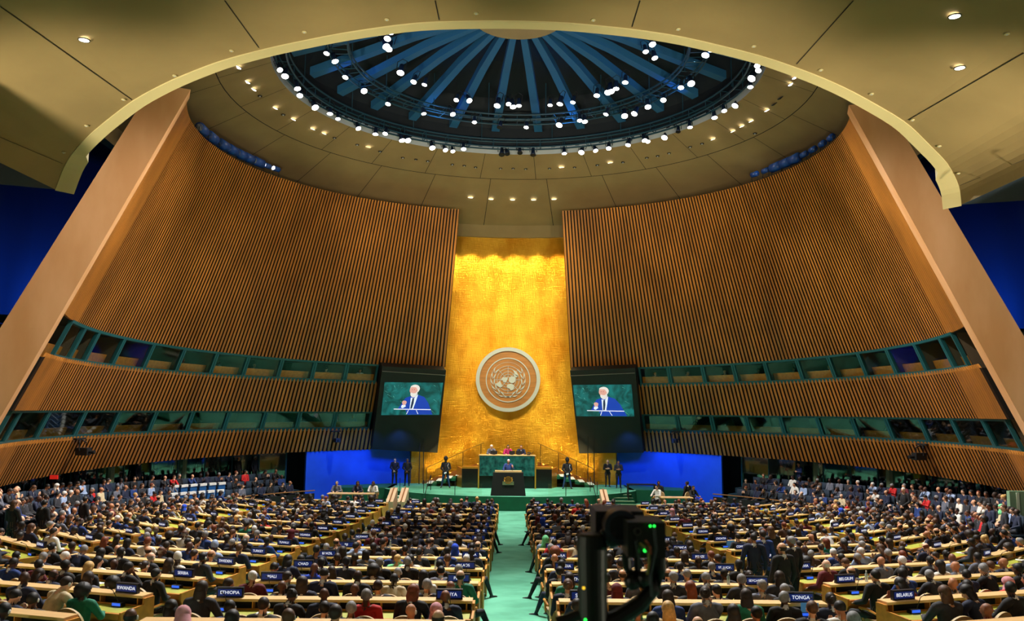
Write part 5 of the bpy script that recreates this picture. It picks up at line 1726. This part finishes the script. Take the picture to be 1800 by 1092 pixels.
def nameplate(desk, u, word):
    side, bn, k, pos, rz, L = desk
    M = Matrix.Translation(pos) @ Matrix.Rotation(rz, 4, 'Z')
    t = thing('nameplate', 'blue desk nameplate reading %s' % word, 'nameplate', M @ Vector((u, .07, .923)), rz, 'country nameplates')
    link('case', NP_CASE, t); link('face', NP_FACE, t)
    c = bpy.data.curves.new('lettering', 'FONT'); c.body = word; c.size = min(.085, .62 / max(5, len(word)) ); c.align_x = 'CENTER'; c.align_y = 'CENTER'; c.extrude = .001
    c.materials.append(M_TEXT)
    o = bpy.data.objects.new('tmp_text', c); COL.objects.link(o)
    dg = bpy.context.evaluated_depsgraph_get(); me = bpy.data.meshes.new_from_object(o.evaluated_get(dg)); bpy.data.objects.remove(o)
    o = link('lettering', me, t); o.location = (0, -.0435, .085); o.rotation_euler = (PI / 2, 0, 0)
    t2 = thing('desk_console', 'small blue-lit console with gooseneck microphone, below the %s nameplate' % word, 'console', M @ Vector((u + .02, -.16, .742)), rz, 'desk consoles')
    link('console_body', CON_BODY, t2); link('console_screen', CON_SCR, t2); link('microphone', MIC_ME, t2)


SPECIAL = {(-1, 'inner', 0, 0): 'ETHIOPIA'}
for dsk in DESKS:
    side, bn, k, pos, rz, L = dsk
    if k < 0:
        continue
    us = [-side * (L / 2 - .42)]
    if bn == 'inner':
        us.append(side * (L / 2 - .42))
        if side < 0:
            us = us[::-1]
    for j, u in enumerate(us):
        x, y, d = project(Matrix.Translation(pos) @ Matrix.Rotation(rz, 4, 'Z') @ Vector((u, .07, 1.1)))
        if not (-20 < x < 1820) or ci >= len(COUNTRIES):
            continue
        w = SPECIAL.get((side, bn, k, j))
        if side > 0 and bn == 'inner' and j == 1 and k == 2:
            w = 'ST. LUCIA'
        if side > 0 and bn == 'inner' and j == 1 and k == 1:
            w = 'SEYCHELLES'
        if w is None:
            while COUNTRIES[ci] in ('ETHIOPIA', 'ST. LUCIA', 'SEYCHELLES'):
                ci += 1
            w = COUNTRIES[ci]; ci += 1
        nameplate(dsk, u, w)
    if k <= 5:
        M = Matrix.Translation(pos) @ Matrix.Rotation(rz, 4, 'Z'); n = 3 if k < 3 else 2
        for q in range(n):
            u = -L / 2 + .9 + (L - 1.6) * (q + rnd.random() * .7) / n
            x, y, d = project(M @ Vector((u, -.3, .8)))
            if not (0 < x < 1800 and y < 1092):
                continue
            lab = 'white paper sheet, %s along the desk, %s row from the back, %s %s-side block' % (ORD[q], ORD[k + 1], bn, SIDE[side])
            link('paper_sheet', PAPER, loc=M @ Vector((u, -.32, .741)), rz=rz + rnd.uniform(-.4, .4), label=lab, category='paper', group='papers on the desks')
BOT = []
for (sd, bn, k, u) in ((-1, 'inner', 2, 1.2), (-1, 'inner', 4, -.6), (1, 'inner', 3, -1.1), (1, 'inner', 1, 1.3), (-1, 'middle', 4, .4), (-1, 'middle', 4, .62), (1, 'middle', 1, -1.5), (-1, 'inner', 5, .3)):
    d = [q for q in DESKS if q[0] == sd and q[1] == bn and q[2] == k][0]; M = Matrix.Translation(d[3]) @ Matrix.Rotation(d[4], 4, 'Z')
    t = thing('water_bottle', 'clear water bottle on the %s desk from the back, %s %s-side block%s' % (ORD[k + 1], bn, SIDE[sd], ', inner one' if u == .4 else ''), 'bottle', M @ Vector((u, .06, .923)), 0, 'water bottles')
    link('bottle_body', BOT_BODY, t); link('bottle_cap', BOT_CAP, t)
for (sd, bn, k, u) in ((1, 'inner', 0, 1.95), (1, 'inner', 6, -1.2), (-1, 'middle', 8, 1.0), (1, 'middle', 4, -.9), (1, 'middle', 5, -1.8)):
    d = [q for q in DESKS if q[0] == sd and q[1] == bn and q[2] == k][0]; M = Matrix.Translation(d[3]) @ Matrix.Rotation(d[4], 4, 'Z')
    t = thing('laptop', 'open laptop with a glowing blue screen on the %s-row desk, %s %s-side block' % (ORD[k + 1], bn, SIDE[sd]), 'laptop', M @ Vector((u, -.3, .742)), d[4], 'open laptops')
    link('keyboard_base', LAP_BASE, t); link('laptop_screen', LAP_SCR, t)

# ------------------------------------------------------------------ people on and around the stage
cx, zt, wd_ = ROS
fl = zt - .75
for px, cloth, hair, hc, sk, lab in ((864, 'grey suit', 'bob', 'white', 0, 'white-haired official in a grey jacket seated at the marble desk'), (893, 'magenta jacket', 'long', 'black', 1, 'black-haired woman in a magenta jacket seated mid-way at the marble desk'), (916, 'navy suit', 'short', 'brown', 1, 'official in a dark navy suit and tie seated at the marble desk')):
    q = at_y(px, 790, 54.1)
    person('desk', (q.x, 54.1, fl + .02), PI, sk, cloth, hair, hc, lab, None, eyes=True, front=cloth != 'magenta jacket')
for i, (px, w) in enumerate(((868, .45), (900, .36), (912, .36))):
    q = at_y(px, 799, 53.3); t = thing('desk_monitor', 'black monitor seen from behind on the marble desk, %s from the blue-chair side' % ORD[i], 'monitor', (q.x, 53.3, zt + .03), 0, 'monitors on the marble desk')
    m = MB(); m.box((0, 0, .15), (w, .03, .22), M_BLACK); m.build('panel', t); m = MB(); m.box((0, .03, .02), (.2, .14, .04), M_BLACK); m.build('stand', t)
t = thing('desk_telephone', 'black telephones and cables bunched at the end of the marble desk', 'telephone', (at_y(932, 799, 53.2).x, 53.2, zt + .03))
m = MB(); m.box((-.1, 0, .04), (.22, .2, .08), M_BLACK); m.build('base', t); m = MB(); m.tube([(-.2, .0, .12), (-.1, 0, .16), (.05, 0, .12)], .03, M_BLACK, 8); m.build('handset', t)
m = MB(); m.tube([(.05, 0, .02), (.16, 0, .16), (.22, -.02, .24)], .014, M_BLACK, 6); m.build('gooseneck', t)
lx, lz = LEC
m = MB(); m.box((lx, 49.75, STZ + .14), (1.3, 1.0, .28), M_CARPETD); m.build('speaker_step', bpy.data.objects['lectern'])
bpy.data.objects['speaker_step'].location = -bpy.data.objects['lectern'].location
person('speak', (lx, 49.55, STZ + .28), PI, 1, 'blue suit', 'short', 'white', 'white-haired bearded speaker in a dark blue suit standing behind the black lectern', None, eyes=True, front=True)
for px, fy, nm in ((783, 858, 'beside the stairs nearer the blue chairs'), (997, 860, 'beside the stairs on the camera side')):
    q = at_z(px, fy, STZ)
    o = person('guard', (q.x, q.y, STZ), PI, 5, 'black uniform', 'officer', 'black', 'uniformed guard with peaked cap and white gloves, %s' % nm, 'uniformed guards', front=True, eyes=True, trousers=M_TROUSB, hatc='black uniform', collar=False, sc=1.06)
    m = MB(); m.ball((-.03, .25, .90), (.05, .045, .055), M_SHIRT, 8, 6); m.ball((.03, .26, .88), (.05, .045, .055), M_SHIRT, 8, 6); m.build('glove', o)
    m = MB()
    for z in (1.05, 1.13, 1.21, 1.29):
        m.ball((0, .155 - .02 * (z < 1.1), z), .012, M_GOLDM, 6, 4)
    m.build('button', o)
    m = MB(); m.tube([(-.16, .05, 1.44), (-.12, .13, 1.30), (-.19, .10, 1.12)], .010, M_SHIRT, 6); m.build('shoulder_cord', o)
WING = bpy.data.objects['floor_stage']
for s in (-1, 1):
    m = MB(); m.box((s * 9.3, 54.4, STZ / 2), (3.6, 3.2, STZ), M_CARPETD); m.build('side_wing', WING)
for px, y, ps, sd, lab in ((694, 54.6, 'stand', 0, 'security man in black suit with clasped hands, further from the stage by the blue wall'), (716, 54.2, 'stand', 3, 'security man in black suit with clasped hands, standing next to the gold wall, blue-chair side'),
                       (1068, 54.6, 'stand_high', 1, 'man in black suit with raised hands by the blue wall, camera side, nearer the stage'), (1087, 54.0, 'stand_high', 2, 'man in charcoal suit holding a phone by the blue wall, camera side')):
    q = at_y(px, 820, y)
    person(ps, (q.x, y, STZ), PI, sd, 'charcoal suit' if px == 1087 else 'black suit', 'short' if px != 1068 else 'none', 'dark brown', lab, 'men standing by the blue walls', front=True, eyes=True)

# delegates standing in the aisle on the camera side, and other standing people
for px, y, cloth, hair, hc, sk, rz, ps, lab in (
        (1326, 20.6, 'navy suit', 'short', 'black', 2, -.15, 'stand_side', 'tall man in navy suit with back turned, standing in the aisle nearest its desks'),
        (1342, 21.6, 'blue suit', 'short', 'dark brown', 2, .1, 'stand_side', 'man in blue suit standing half hidden behind the tall navy-suited man'),
        (1357, 23.0, 'black suit', 'long', 'brown', 1, .3, 'stand', 'long-haired woman in black standing among the men in the aisle'),
        (1376, 17.6, 'black suit', 'fringe', 'dark brown', 1, .35, 'stand_side', 'balding man in black suit with back turned, standing nearest in the aisle'),
        (1393, 19.4, 'black suit', 'short', 'grey', 3, .5, 'stand_side', 'grey-haired man in black suit standing beside the balding man'),
        (1765, 29.5, 'charcoal suit', 'short', 'brown', 0, 1.2, 'stand_side', 'man in grey-green suit standing at the pale green doorway'),
        (1740, 30.6, 'navy suit', 'long', 'black', 3, 1.6, 'stand', 'dark-haired woman in navy standing beside the man at the doorway'),
        (77, 28.2, 'black suit', 'short', 'black', 1, -.4, 'stand_side', 'person in black with back turned, standing by the side gallery rail'),
        (148, 31.0, 'black suit', 'short', 'black', 2, -.6, 'stand_side', 'man in black suit bending over the gallery rail to talk'),
        (24, 27.0, 'black suit', 'long', 'brown', 1, -.3, 'stand', 'long-haired woman in dark clothes standing at the gallery end'),
        (1588, 37.0, 'black suit', 'short', 'white', 0, 2.2, 'stand', 'white-haired man in dark suit and light blue tie standing behind the gallery seats')):
    if px < 200 or px > 1700:
        q = at_y(px, 900, y); z = floor_z(q.x, y)
    elif px == 1588:
        q = at_y(px, 860, y); z = .75
    else:
        q = at_y(px, 1000, y); z = floor_z(q.x, y)
    person(ps, (q.x, y, z), rz, sk, cloth, hair, hc, lab, None, collar=True, front=px > 1400, eyes=px > 1400)

# ------------------------------------------------------------------ side galleries
rnd = random.Random(5)
m = MB(); m.box((0, 0, .45), (.52, .5, .12), M_BLUECH); BC_SEAT = m.mesh('seat')
m = MB(); m.box((0, -.27, .78), (.50, .1, .6), M_BLUECH); BC_BACK = m.mesh('backrest')
m = MB(); m.box((0, -.25, 1.04), (.5, .14, .13), M_WHITE); BC_COVER = m.mesh('headrest_cover')
m = MB(); m.box((-.29, -.02, .5), (.05, .5, .34), M_SILVER); BC_ARM1 = m.mesh('armrest')
m = MB(); m.box((.29, -.02, .5), (.05, .5, .34), M_SILVER); BC_ARM2 = m.mesh('armrest')
m = MB(); m.box((0, -.02, .2), (.4, .36, .4), M_BLACK); BC_BASE = m.mesh('base')
m = MB(); m.box((0, -.28, .72), (.5, .06, .66), M_NAVYWALL); m.box((0, 0, .43), (.5, .5, .08), M_NAVYWALL); m.box((0, 0, .2), (.08, .4, .4), M_BLACK)
GC = (np.array([tuple(p) for p in m.v]), m.f, [m.mats[q] for q in m.m])
RR = [18.0, 18.95, 19.9]


def gal_z(s, th, row):
    q = cyl(s * th, 17.2, 0)
    return max(0.05, floor_z(.1 + s * min(abs(q.x), 16.5), q.y)) + .12 + .30 * row


nb = 0
for s in (-1, 1):
    sm = MB(); n = 60; T0, T1 = .74, 2.06
    for row in range(4):
        r0 = 17.4 if row == 0 else RR[row - 1] + .45; r1 = 18.45 if row == 0 else (RR[row] + .45 if row < 3 else 23.8)
        for i in range(n):
            a, c = T0 + (T1 - T0) * i / n, T0 + (T1 - T0) * (i + 1) / n
            za, zc = gal_z(s, a, row), gal_z(s, c, row)
            sm.hexa([cyl(s * a, r0, -.2), cyl(s * c, r0, -.2), cyl(s * c, r1, -.2), cyl(s * a, r1, -.2), cyl(s * a, r0, za), cyl(s * c, r0, zc), cyl(s * c, r1, zc), cyl(s * a, r1, za)], M_TEALD)
    sm.build('floor_gallery_' + ('left' if s < 0 else 'right'), kind='structure')
    for g in range(6):
        b0 = T0 + (T1 - T0) * g / 6 + .01; b1 = T0 + (T1 - T0) * (g + 1) / 6 - .01
        t = thing('gallery_rail', 'dark gallery rail panel with brown wooden top, %s section from the stage, %s side' % (ORD[g], SIDE[s]), 'railing', cyl(s * b0, 17.2, 0), 0, 'gallery rails')
        pm, rm = MB(), MB(); pts = []
        o = Vector(t.location)
        for i in range(9):
            a = b0 + (b1 - b0) * i / 8; pts.append(cyl(s * a, 17.25, gal_z(s, a, 0) + .74) - o)
        for i in range(8):
            a, c = b0 + (b1 - b0) * i / 8, b0 + (b1 - b0) * (i + 1) / 8
            f = [cyl(s * a, 17.25, gal_z(s, a, 0) - .1) - o, cyl(s * c, 17.25, gal_z(s, c, 0) - .1) - o, cyl(s * c, 17.31, gal_z(s, c, 0) - .1) - o, cyl(s * a, 17.31, gal_z(s, a, 0) - .1) - o]
            pm.hexa(f + [v + Vector((0, 0, .68)) for v in f], M_PANELW if g > 3 else M_BLACK)
        pm.build('panel', t); rm.tube(pts, .035, M_RAILW, 6); rm.build('rail', t)
    for row in range(3):
        r = RR[row]; n = int((T1 - T0 - .1) * r / .63)
        for i in range(n):
            th = T0 + .06 + (T1 - T0 - .1) * (i + .5) / n; p = cyl(s * th, r, gal_z(s, th, row))
            x, y, d = project(p + Vector((0, 0, 1)))
            if not (-40 < x < 1840):
                continue
            inw = Vector((AX.x - p.x, AX.y - p.y)).normalized(); stg = (Vector((0, 50)) - Vector((p.x, p.y))).normalized()
            dr = (inw * .75 + stg * .5 + Vector((0, -.28))).normalized(); rz = math.atan2(-dr.x, dr.y)
            if s < 0 and 308 < x < 402 and row < 2:
                nb += 1
                t = thing('blue_armchair', 'empty blue leather armchair with white headrest cover, %s row, %s from the rail end' % (('front', 'rear')[row], ORD[min(i, 40)]), 'chair', p, rz, 'empty blue armchairs')
                for nm, me in (('seat', BC_SEAT), ('backrest', BC_BACK), ('headrest_cover', BC_COVER), ('armrest', BC_ARM1), ('armrest', BC_ARM2), ('base', BC_BASE)):
                    link(nm, me, t)
                continue
            CHSTUFF.add(GC[0], GC[1], [CHSTUFF.mi(m_) for m_ in GC[2]], Matrix.Translation(p) @ Matrix.Rotation(rz, 4, 'Z'))
            if rnd.random() < .9:
                a = draw(rnd)
                if rnd.random() < .1:
                    a['cloth'] = rnd.choice(['red jacket', 'white top', 'cream jacket', 'light blue shirt'])
                ps = rnd.choice(['lap', 'lap_left', 'lap_right', 'slouch', 'chin', 'phone', 'lap'])
                if d < 33.5 and N_AUD < 290:
                    N_AUD += 1
                    person(ps, p, rz, a['skin'], a['cloth'], a['hair'], a['hairc'], '%s person in %s, %s gallery row, %s from the stage, %s side' % (hair_words(a['hair'], a['hairc']), a['cloth'], ORD[row], ORD[i], SIDE[s]), 'people in the side galleries', eyes=True, front=a['cloth'].endswith('suit'), hatc=a['hatc'], sc=.96)
                else:
                    crowd_person(ps, p, rz, a['skin'], a['cloth'], a['hair'], a['hairc'], a['hatc'], .96)
    for i in range(22):                                        # people standing behind the seats
        th = rnd.uniform(.8, 1.95); p = cyl(s * th, rnd.uniform(21.2, 23.4), gal_z(s, th, 3)); a = draw(rnd)
        crowd_person(rnd.choice(['stand', 'stand_side', 'stand_high']), p, math.atan2(p.x, -(p.y - 44)) + PI * 0, a['skin'], a['cloth'], a['hair'], a['hairc'], a['hatc'], .98)
    # glazed partition and posts behind the gallery
    for g in range(16):
        a, c = s * (.73 + 1.36 * g / 16), s * (.73 + 1.36 * (g + 1) / 16)
        pm = MB(); z0 = gal_z(s, abs(a), 3)
        pm.add([cyl(a, 21.7, z0), cyl(c, 21.7, z0), cyl(c, 21.7, 2.95), cyl(a, 21.7, 2.95)], [(0, 1, 2, 3)], G_TEAL)
        wo = pm.build('window_%d' % (100 + g + (20 if s > 0 else 0)), kind='structure')
        pm = MB(); pm.tube([cyl(a, 21.7, z0), cyl(a, 21.7, 2.95)], .05, M_TEAL, 6); pm.build('mullion', wo)
    if s > 0:
        q = at_y(1797, 900, 30.4); z0 = floor_z(q.x, 30.4)
        dm = MB(); dm.box((q.x, 30.4, z0 + 1.1), (.95, .18, 2.2), mat('door_green', (118, 150, 120), .6)); dm.box((q.x - .2, 30.29, z0 + 1.1), (.10, .04, 2.1), mat('pale_trim', (196, 214, 190), .6)); dm.build('door_1', kind='structure')
    bm_ = MB(); n = 40
    for i in range(n):
        a, c = s * (.72 + 1.4 * i / n), s * (.72 + 1.4 * (i + 1) / n)
        bm_.add([cyl(a, 23.7, 0), cyl(c, 23.7, 0), cyl(c, 23.7, 4), cyl(a, 23.7, 4)], [(0, 1, 2, 3)], mat('gallery_backdrop', (18, 74, 56), .5, rgb2=(8, 22, 24), scale=.8))
    bm_.build('wall_gallery_' + ('left' if s < 0 else 'right'), kind='structure')
    for px, w in (((186, 22), (318, 16), (420, 8)) if s < 0 else ((1440, 18), (1572, 22), (1790, 30))):
        q = at_y(px, 850, 42) if 250 < px < 1500 else at_y(px, 850, 33 if px != 1790 else 29.5)
        d = ray(px, 850); best = None
        for k in range(400):
            y = 22 + k * .08; p = Vector((d.x * y / d.y, y, 0))
            if math.hypot(p.x - AX.x, p.y - AX.y) < 20.6:
                best = p
                if y > 26:
                    pass
        # nearest ray crossing of the gallery's back circle on this side
        m_ = d.x / d.y; A_ = 1 + m_ * m_; B_ = AX.x * m_ + AX.y; D_ = B_ * B_ - A_ * (AX.x ** 2 + AX.y ** 2 - 21.9 ** 2)
        y = (B_ + math.sqrt(max(D_, 0))) / A_
        p = Vector((m_ * y, y, 0)); wm = w * y / F_PX
        pm = MB(); pm.box((p.x, p.y, 1.6), (wm, .4, 2.6), M_PALEG); pm.build('pillar_%s' % ('left' if s < 0 else 'right'), kind='structure')
t = thing('exit_sign', 'small glowing red sign under the balcony at the dark end of the blue-chair side', 'sign', at_y(95, 839, 34))
m = MB(); m.box((0, 0, 0), (.32, .05, .16), M_RED); m.build('lit_face', t); m = MB(); m.box((0, .04, 0), (.36, .04, .2), M_BLACK); m.build('housing', t)

# people in the booths
for lvl, s, th, z, i, w in BOOTHS:
    for q in range(2):
        if rnd.random() < (.75 if lvl == 'u' else .5):
            t_ = th + (q - .5) * w * .5; a = draw(rnd); p = wall_pt(t_, z - .35, 1.35)
            crowd_person(rnd.choice(['desk', 'phone', 'chin']), p, PI - t_ if False else math.atan2(p.x - AX.x, -(p.y - AX.y)), a['skin'], a['cloth'], a['hair'], a['hairc'], a['hatc'], 1.0)

CROWD.build('crowd', kind='stuff', label='rows of smaller seated and standing people filling the far hall and the galleries', category='crowd')
CHSTUFF.build('far_seating', kind='stuff', label='rows of small chairs under the far delegates and gallery visitors', category='seating')

# ------------------------------------------------------------------ side desks near the stage
def side_table(px, py, y, w, lab, who):
    q = at_y(px, py, y); t = thing('side_table', lab, 'table', (q.x, y, 0.0), 0, 'staff tables beside the stage')
    m = MB(); m.box((0, 0, .96), (w, .7, .05), M_LEDGE); m.build('tabletop', t)
    for s in (-1, 1):
        m = MB(); m.box((s * (w / 2 - .1), 0, .47), (.06, .6, .94), M_DESKW); m.build('leg', t)
    for i, (dx, dy, rz, cl, hr, hc, lb) in enumerate(who):
        person('desk', (q.x + dx, y + dy, .22), rz, (i * 2) % 5, cl, hr, hc, lb, 'staff beside the stage', eyes=True, front=cl.endswith('suit'))
        link('armchair', CH_ONE, loc=(q.x + dx, y + dy, .2), rz=rz, label='tan armchair of the %s' % lb[:60].rsplit(' ', 1)[0], category='chair', group='staff chairs')
    m = MB(); m.box((0, 0, .1), (w + 2.4, 3.0, .2), M_CARPETD); m.build('plinth', t)


side_table(618, 850, 47.6, 2.6, 'pale staff table beside the blue wall, blue-chair side', [(-1.0, .9, PI, 'grey suit', 'short', 'grey', 'grey-haired staff member at the pale table by the blue wall'), (.2, .95, PI, 'navy suit', 'bob', 'dark brown', 'bob-haired staff member typing at the pale table by the blue wall'), (1.1, .9, PI, 'white top', 'long', 'brown', 'long-haired staff member in white at the pale table by the blue wall')])
side_table(1188, 858, 47.0, 1.8, 'wooden staff table with a white box beside the blue wall, camera side', [(-.9, .6, 2.4, 'white top', 'short', 'black', 'staff member in white at the wooden table, camera side'), (1.0, .5, -2.6, 'black suit', 'short', 'black', 'staff member in black at the wooden table, camera side')])
for i, px in enumerate((1158, 1208)):
    q = at_y(px, 850, 48.2); person('stand_side', (q.x, 48.2, 0), .6 if i else 2.6, 3, 'black suit', 'short', 'black', 'person in black standing by the camera-side blue wall, %s' % ('further from the stage' if i else 'nearer the stage'), None)
for i, (px, py) in enumerate(((692, 868), (712, 866), (1066, 872))):
    q = at_y(px, py, 47.3); t = thing('barrier_panel', 'low beige slanted barrier panel beside the stage steps, %s' % ('outer one on the blue-chair side', 'inner one on the blue-chair side', 'camera side')[i], 'barrier', (q.x, 47.3, 0))
    m = MB(); m.hexa([Vector((-.3, -.9, 0)), Vector((.1, -.9, 0)), Vector((.1, .9, 0)), Vector((-.3, .9, 0)), Vector((-.3, -.9, .65)), Vector((.1, -.9, .65)), Vector((.1, .9, 1.25)), Vector((-.3, .9, 1.25))], mat('beige_panel', (206, 176, 140), .7)); m.build('panel', t)
    m = MB(); m.tube([(-.1, -.9, .68), (-.1, .9, 1.28)], .04, M_RAILW, 6); m.build('cap_rail', t)
t = thing('black_bench_frame', 'low black metal frame table in front of the camera-side blue wall', 'table', (at_y(1127, 845, 50.5).x, 50.5, 0))
m = MB(); m.box((0, 0, 1.35), (1.7, .6, .06), M_BLACK); m.build('tabletop', t)
for s in (-1, 1):
    m = MB(); m.box((s * .8, 0, .66), (.05, .5, 1.32), M_BLACK); m.build('leg', t)

# remote cameras on the lowest balcony band
for i, (px, py) in enumerate(((145, 788), (592, 770), (1187, 771), (1617, 797))):
    d = ray(px, py); s = -1 if px < 900 else 1; best = None
    for k in range(300):
        th = s * (.4 + 1.55 * k / 300); q = wall_pt(th, -1.75, -.5) - Vector((0, 0, CAMZ)); dd = q.dot(FWD); x = 900 + F_PX * q.dot(RGT) / dd
        if best is None or abs(x - px) < best[0]:
            best = (abs(x - px), th, q + Vector((0, 0, CAMZ)))
    q = at_y(px, py, best[2].y)
    t = thing('balcony_camera', 'black remote camera hung on the lowest slatted balcony band, %s' % ('far end near the red sign', 'beside the video wall, blue-chair side', 'beside the video wall, camera side', 'above the standing white-haired man')[i], 'camera', q, -best[1] if s < 0 else -best[1])
    k = 1.3 if i in (0, 3) else 1.0
    m = MB(); m.box((0, -.05, -.15), (.30 * k, .42 * k, .26 * k), M_BLACK); m.build('camera_body', t)
    m = MB(); m.tube([(0, -.25 * k, -.16), (0, -.45 * k, -.18)], [.07, .09], M_BLACK, 10); m.build('lens', t)
    m = MB(); m.tube([(-.2 * k, 0, -.1), (-.22 * k, 0, .25), (0, .15, .42), (.22 * k, 0, .25), (.2 * k, 0, -.1)], .03, M_BLACK, 6); m.build('bracket', t)
    m = MB(); m.box((0, .15, .42), (.6 * k, .16, .08), M_BLACK); m.build('mount', t)

# ------------------------------------------------------------------ robotic camera close to the viewer
YC = 3.3
M_RIGB = mat('rig_black', (7, 7, 8), .45)
K = YC / F_PX * 1.02


def rp(px, py, dy=0.0):
    return at_y(px, py, YC + dy) - RIG


RIG = at_y(1042, 1092, YC); RIG = Vector((RIG.x, YC, floor_z(RIG.x, YC)))
t = thing('broadcast_camera', 'large black robotic television camera close to the viewer', 'camera', RIG)
m = MB(); a, b = rp(1042, 893, .18), rp(1124, 940, .18)
m.box((a + b) / 2, (b.x - a.x, .22, a.z - b.z), M_RIGB); m.build('teleprompter_hood', t)
m = MB(); c = rp(1090, 925)
m.tube([c + Vector((0, .10, 0)), c + Vector((0, .02, 0)), c + Vector((0, -.04, 0))], [.060, .068, .066], mat('lens_barrel', (14, 20, 30), .4), 28); m.ring(c + Vector((0, -.045, 0)), (1, 0, 0), (0, 0, 1), .056, .02, mat('lens_ring', (30, 42, 58), .4), 32, -.02); m.build('lens_barrel', t, smooth=False)
m = MB(); a, b = rp(1097, 912, -.06), rp(1162, 974, -.06)
m.box((a + b) / 2 + Vector((0, 0, 0)), (b.x - a.x, .2, a.z - b.z), mat('camera_shell', (20, 17, 16), .5)); m.build('camera_body', t)
body = t.children[-1]
m = MB(); m.box((a + b) / 2 + Vector((.012, -.105, -.004)), ((b.x - a.x) * .78, .012, (a.z - b.z) * .86), M_RIGB); m.build('rear_panel', body)
m = MB(); q = rp(1121, 935, -.18); m.ring(q, (1, 0, 0), (0, 0, 1), .012, .005, mat('socket', (60, 58, 54), .4), 20, -.01); m.build('socket', body)
for px, py, r in ((1143, 925, .004), (1150, 925, .004), (1134, 968, .006)):
    m = MB(); m.ball(rp(px, py, -.19), r, M_GREENLED, 8, 6); m.build('led', body)
for pts, mt in (([(1124, 955), (1133, 962), (1140, 972), (1141, 990), (1138, 1010)], mat('yellow_cable_dim', (120, 120, 50), .6)), ([(1134, 950), (1142, 962), (1143, 975)], mat('orange_cable_dim', (150, 74, 34), .6)), ([(1118, 950), (1122, 972), (1128, 1000)], M_RIGB), ([(1150, 930), (1153, 965), (1143, 1010), (1146, 1050)], mat('grey_cable', (44, 50, 58), .6))):
    m = MB(); m.tube([rp(x, y, -.2) for x, y in pts], .005, mt, 6); m.build('cable', t)
m = MB(); u, v = rp(1040, 958), rp(1043, 1150); w = rp(1013, 958)
m.tube([rp(1041, 938), rp(1041, 942), rp(1041, 960), rp(1042, 1040), rp(1044, 1130)], [.048, .058, .060, .056, .056], M_RIGB, 24); m.build('tilt_arm', t)
m = MB(); m.tube([rp(1056, 945), rp(1070, 945)], .032, mat('knob', (40, 50, 66), .25), 20); m.tube([rp(1066, 945), rp(1082, 940)], .045, M_RIGB, 20); m.build('tilt_joint', t)
m = MB(); m.tube([rp(1160, 965), rp(1160, 1000), rp(1148, 1035), rp(1125, 1062), rp(1090, 1085), rp(1060, 1100)], [.022, .026, .030, .034, .036, .04], M_RIGB, 12); m.build('yoke_arm', t)
m = MB(); m.tube([rp(1100, 972, -.02), rp(1103, 1000, -.02), rp(1118, 1018, -.02), rp(1135, 1024, -.02)], [.02, .016, .02, .03], M_RIGB, 10); m.ball(rp(1112, 1022, -.02), .034, M_RIGB, 12, 8); m.ball(rp(1132, 1018, -.03), .03, M_RIGB, 12, 8); m.build('cable_joint', t)
m = MB(); m.tube([rp(1120, 974, 0), rp(1121, 1020, 0)], .014, M_RIGB, 8); m.tube([rp(1145, 974, 0), rp(1147, 1030, 0)], .014, M_RIGB, 8); m.build('strut', t)
m = MB(); m.ball(rp(1026, 1034, -.14), .005, mat('amber_led', (240, 190, 40), .5, emit=2), 8, 6); m.ball(rp(1029, 1090, -.14), .005, M_GREENLED, 8, 6); m.build('led', t)
m = MB(); m.tube([rp(1020, 1080, -.1), rp(1000, 1088, -.1), rp(978, 1094, -.1)], .02, M_RIGB, 10); m.build('pan_handle', t)
m = MB(); m.tube([Vector((0, 0, rp(1042, 1120).z)), Vector((0, 0, .12))], .07, M_RIGB, 16)
m.build('column', t)
for i in range(3):
    a = 2 * PI * i / 3 + .5; m = MB(); m.tube([(0, 0, .5), (.45 * math.cos(a), .45 * math.sin(a), .03)], .025, M_RIGB, 8); m.build('leg', t)
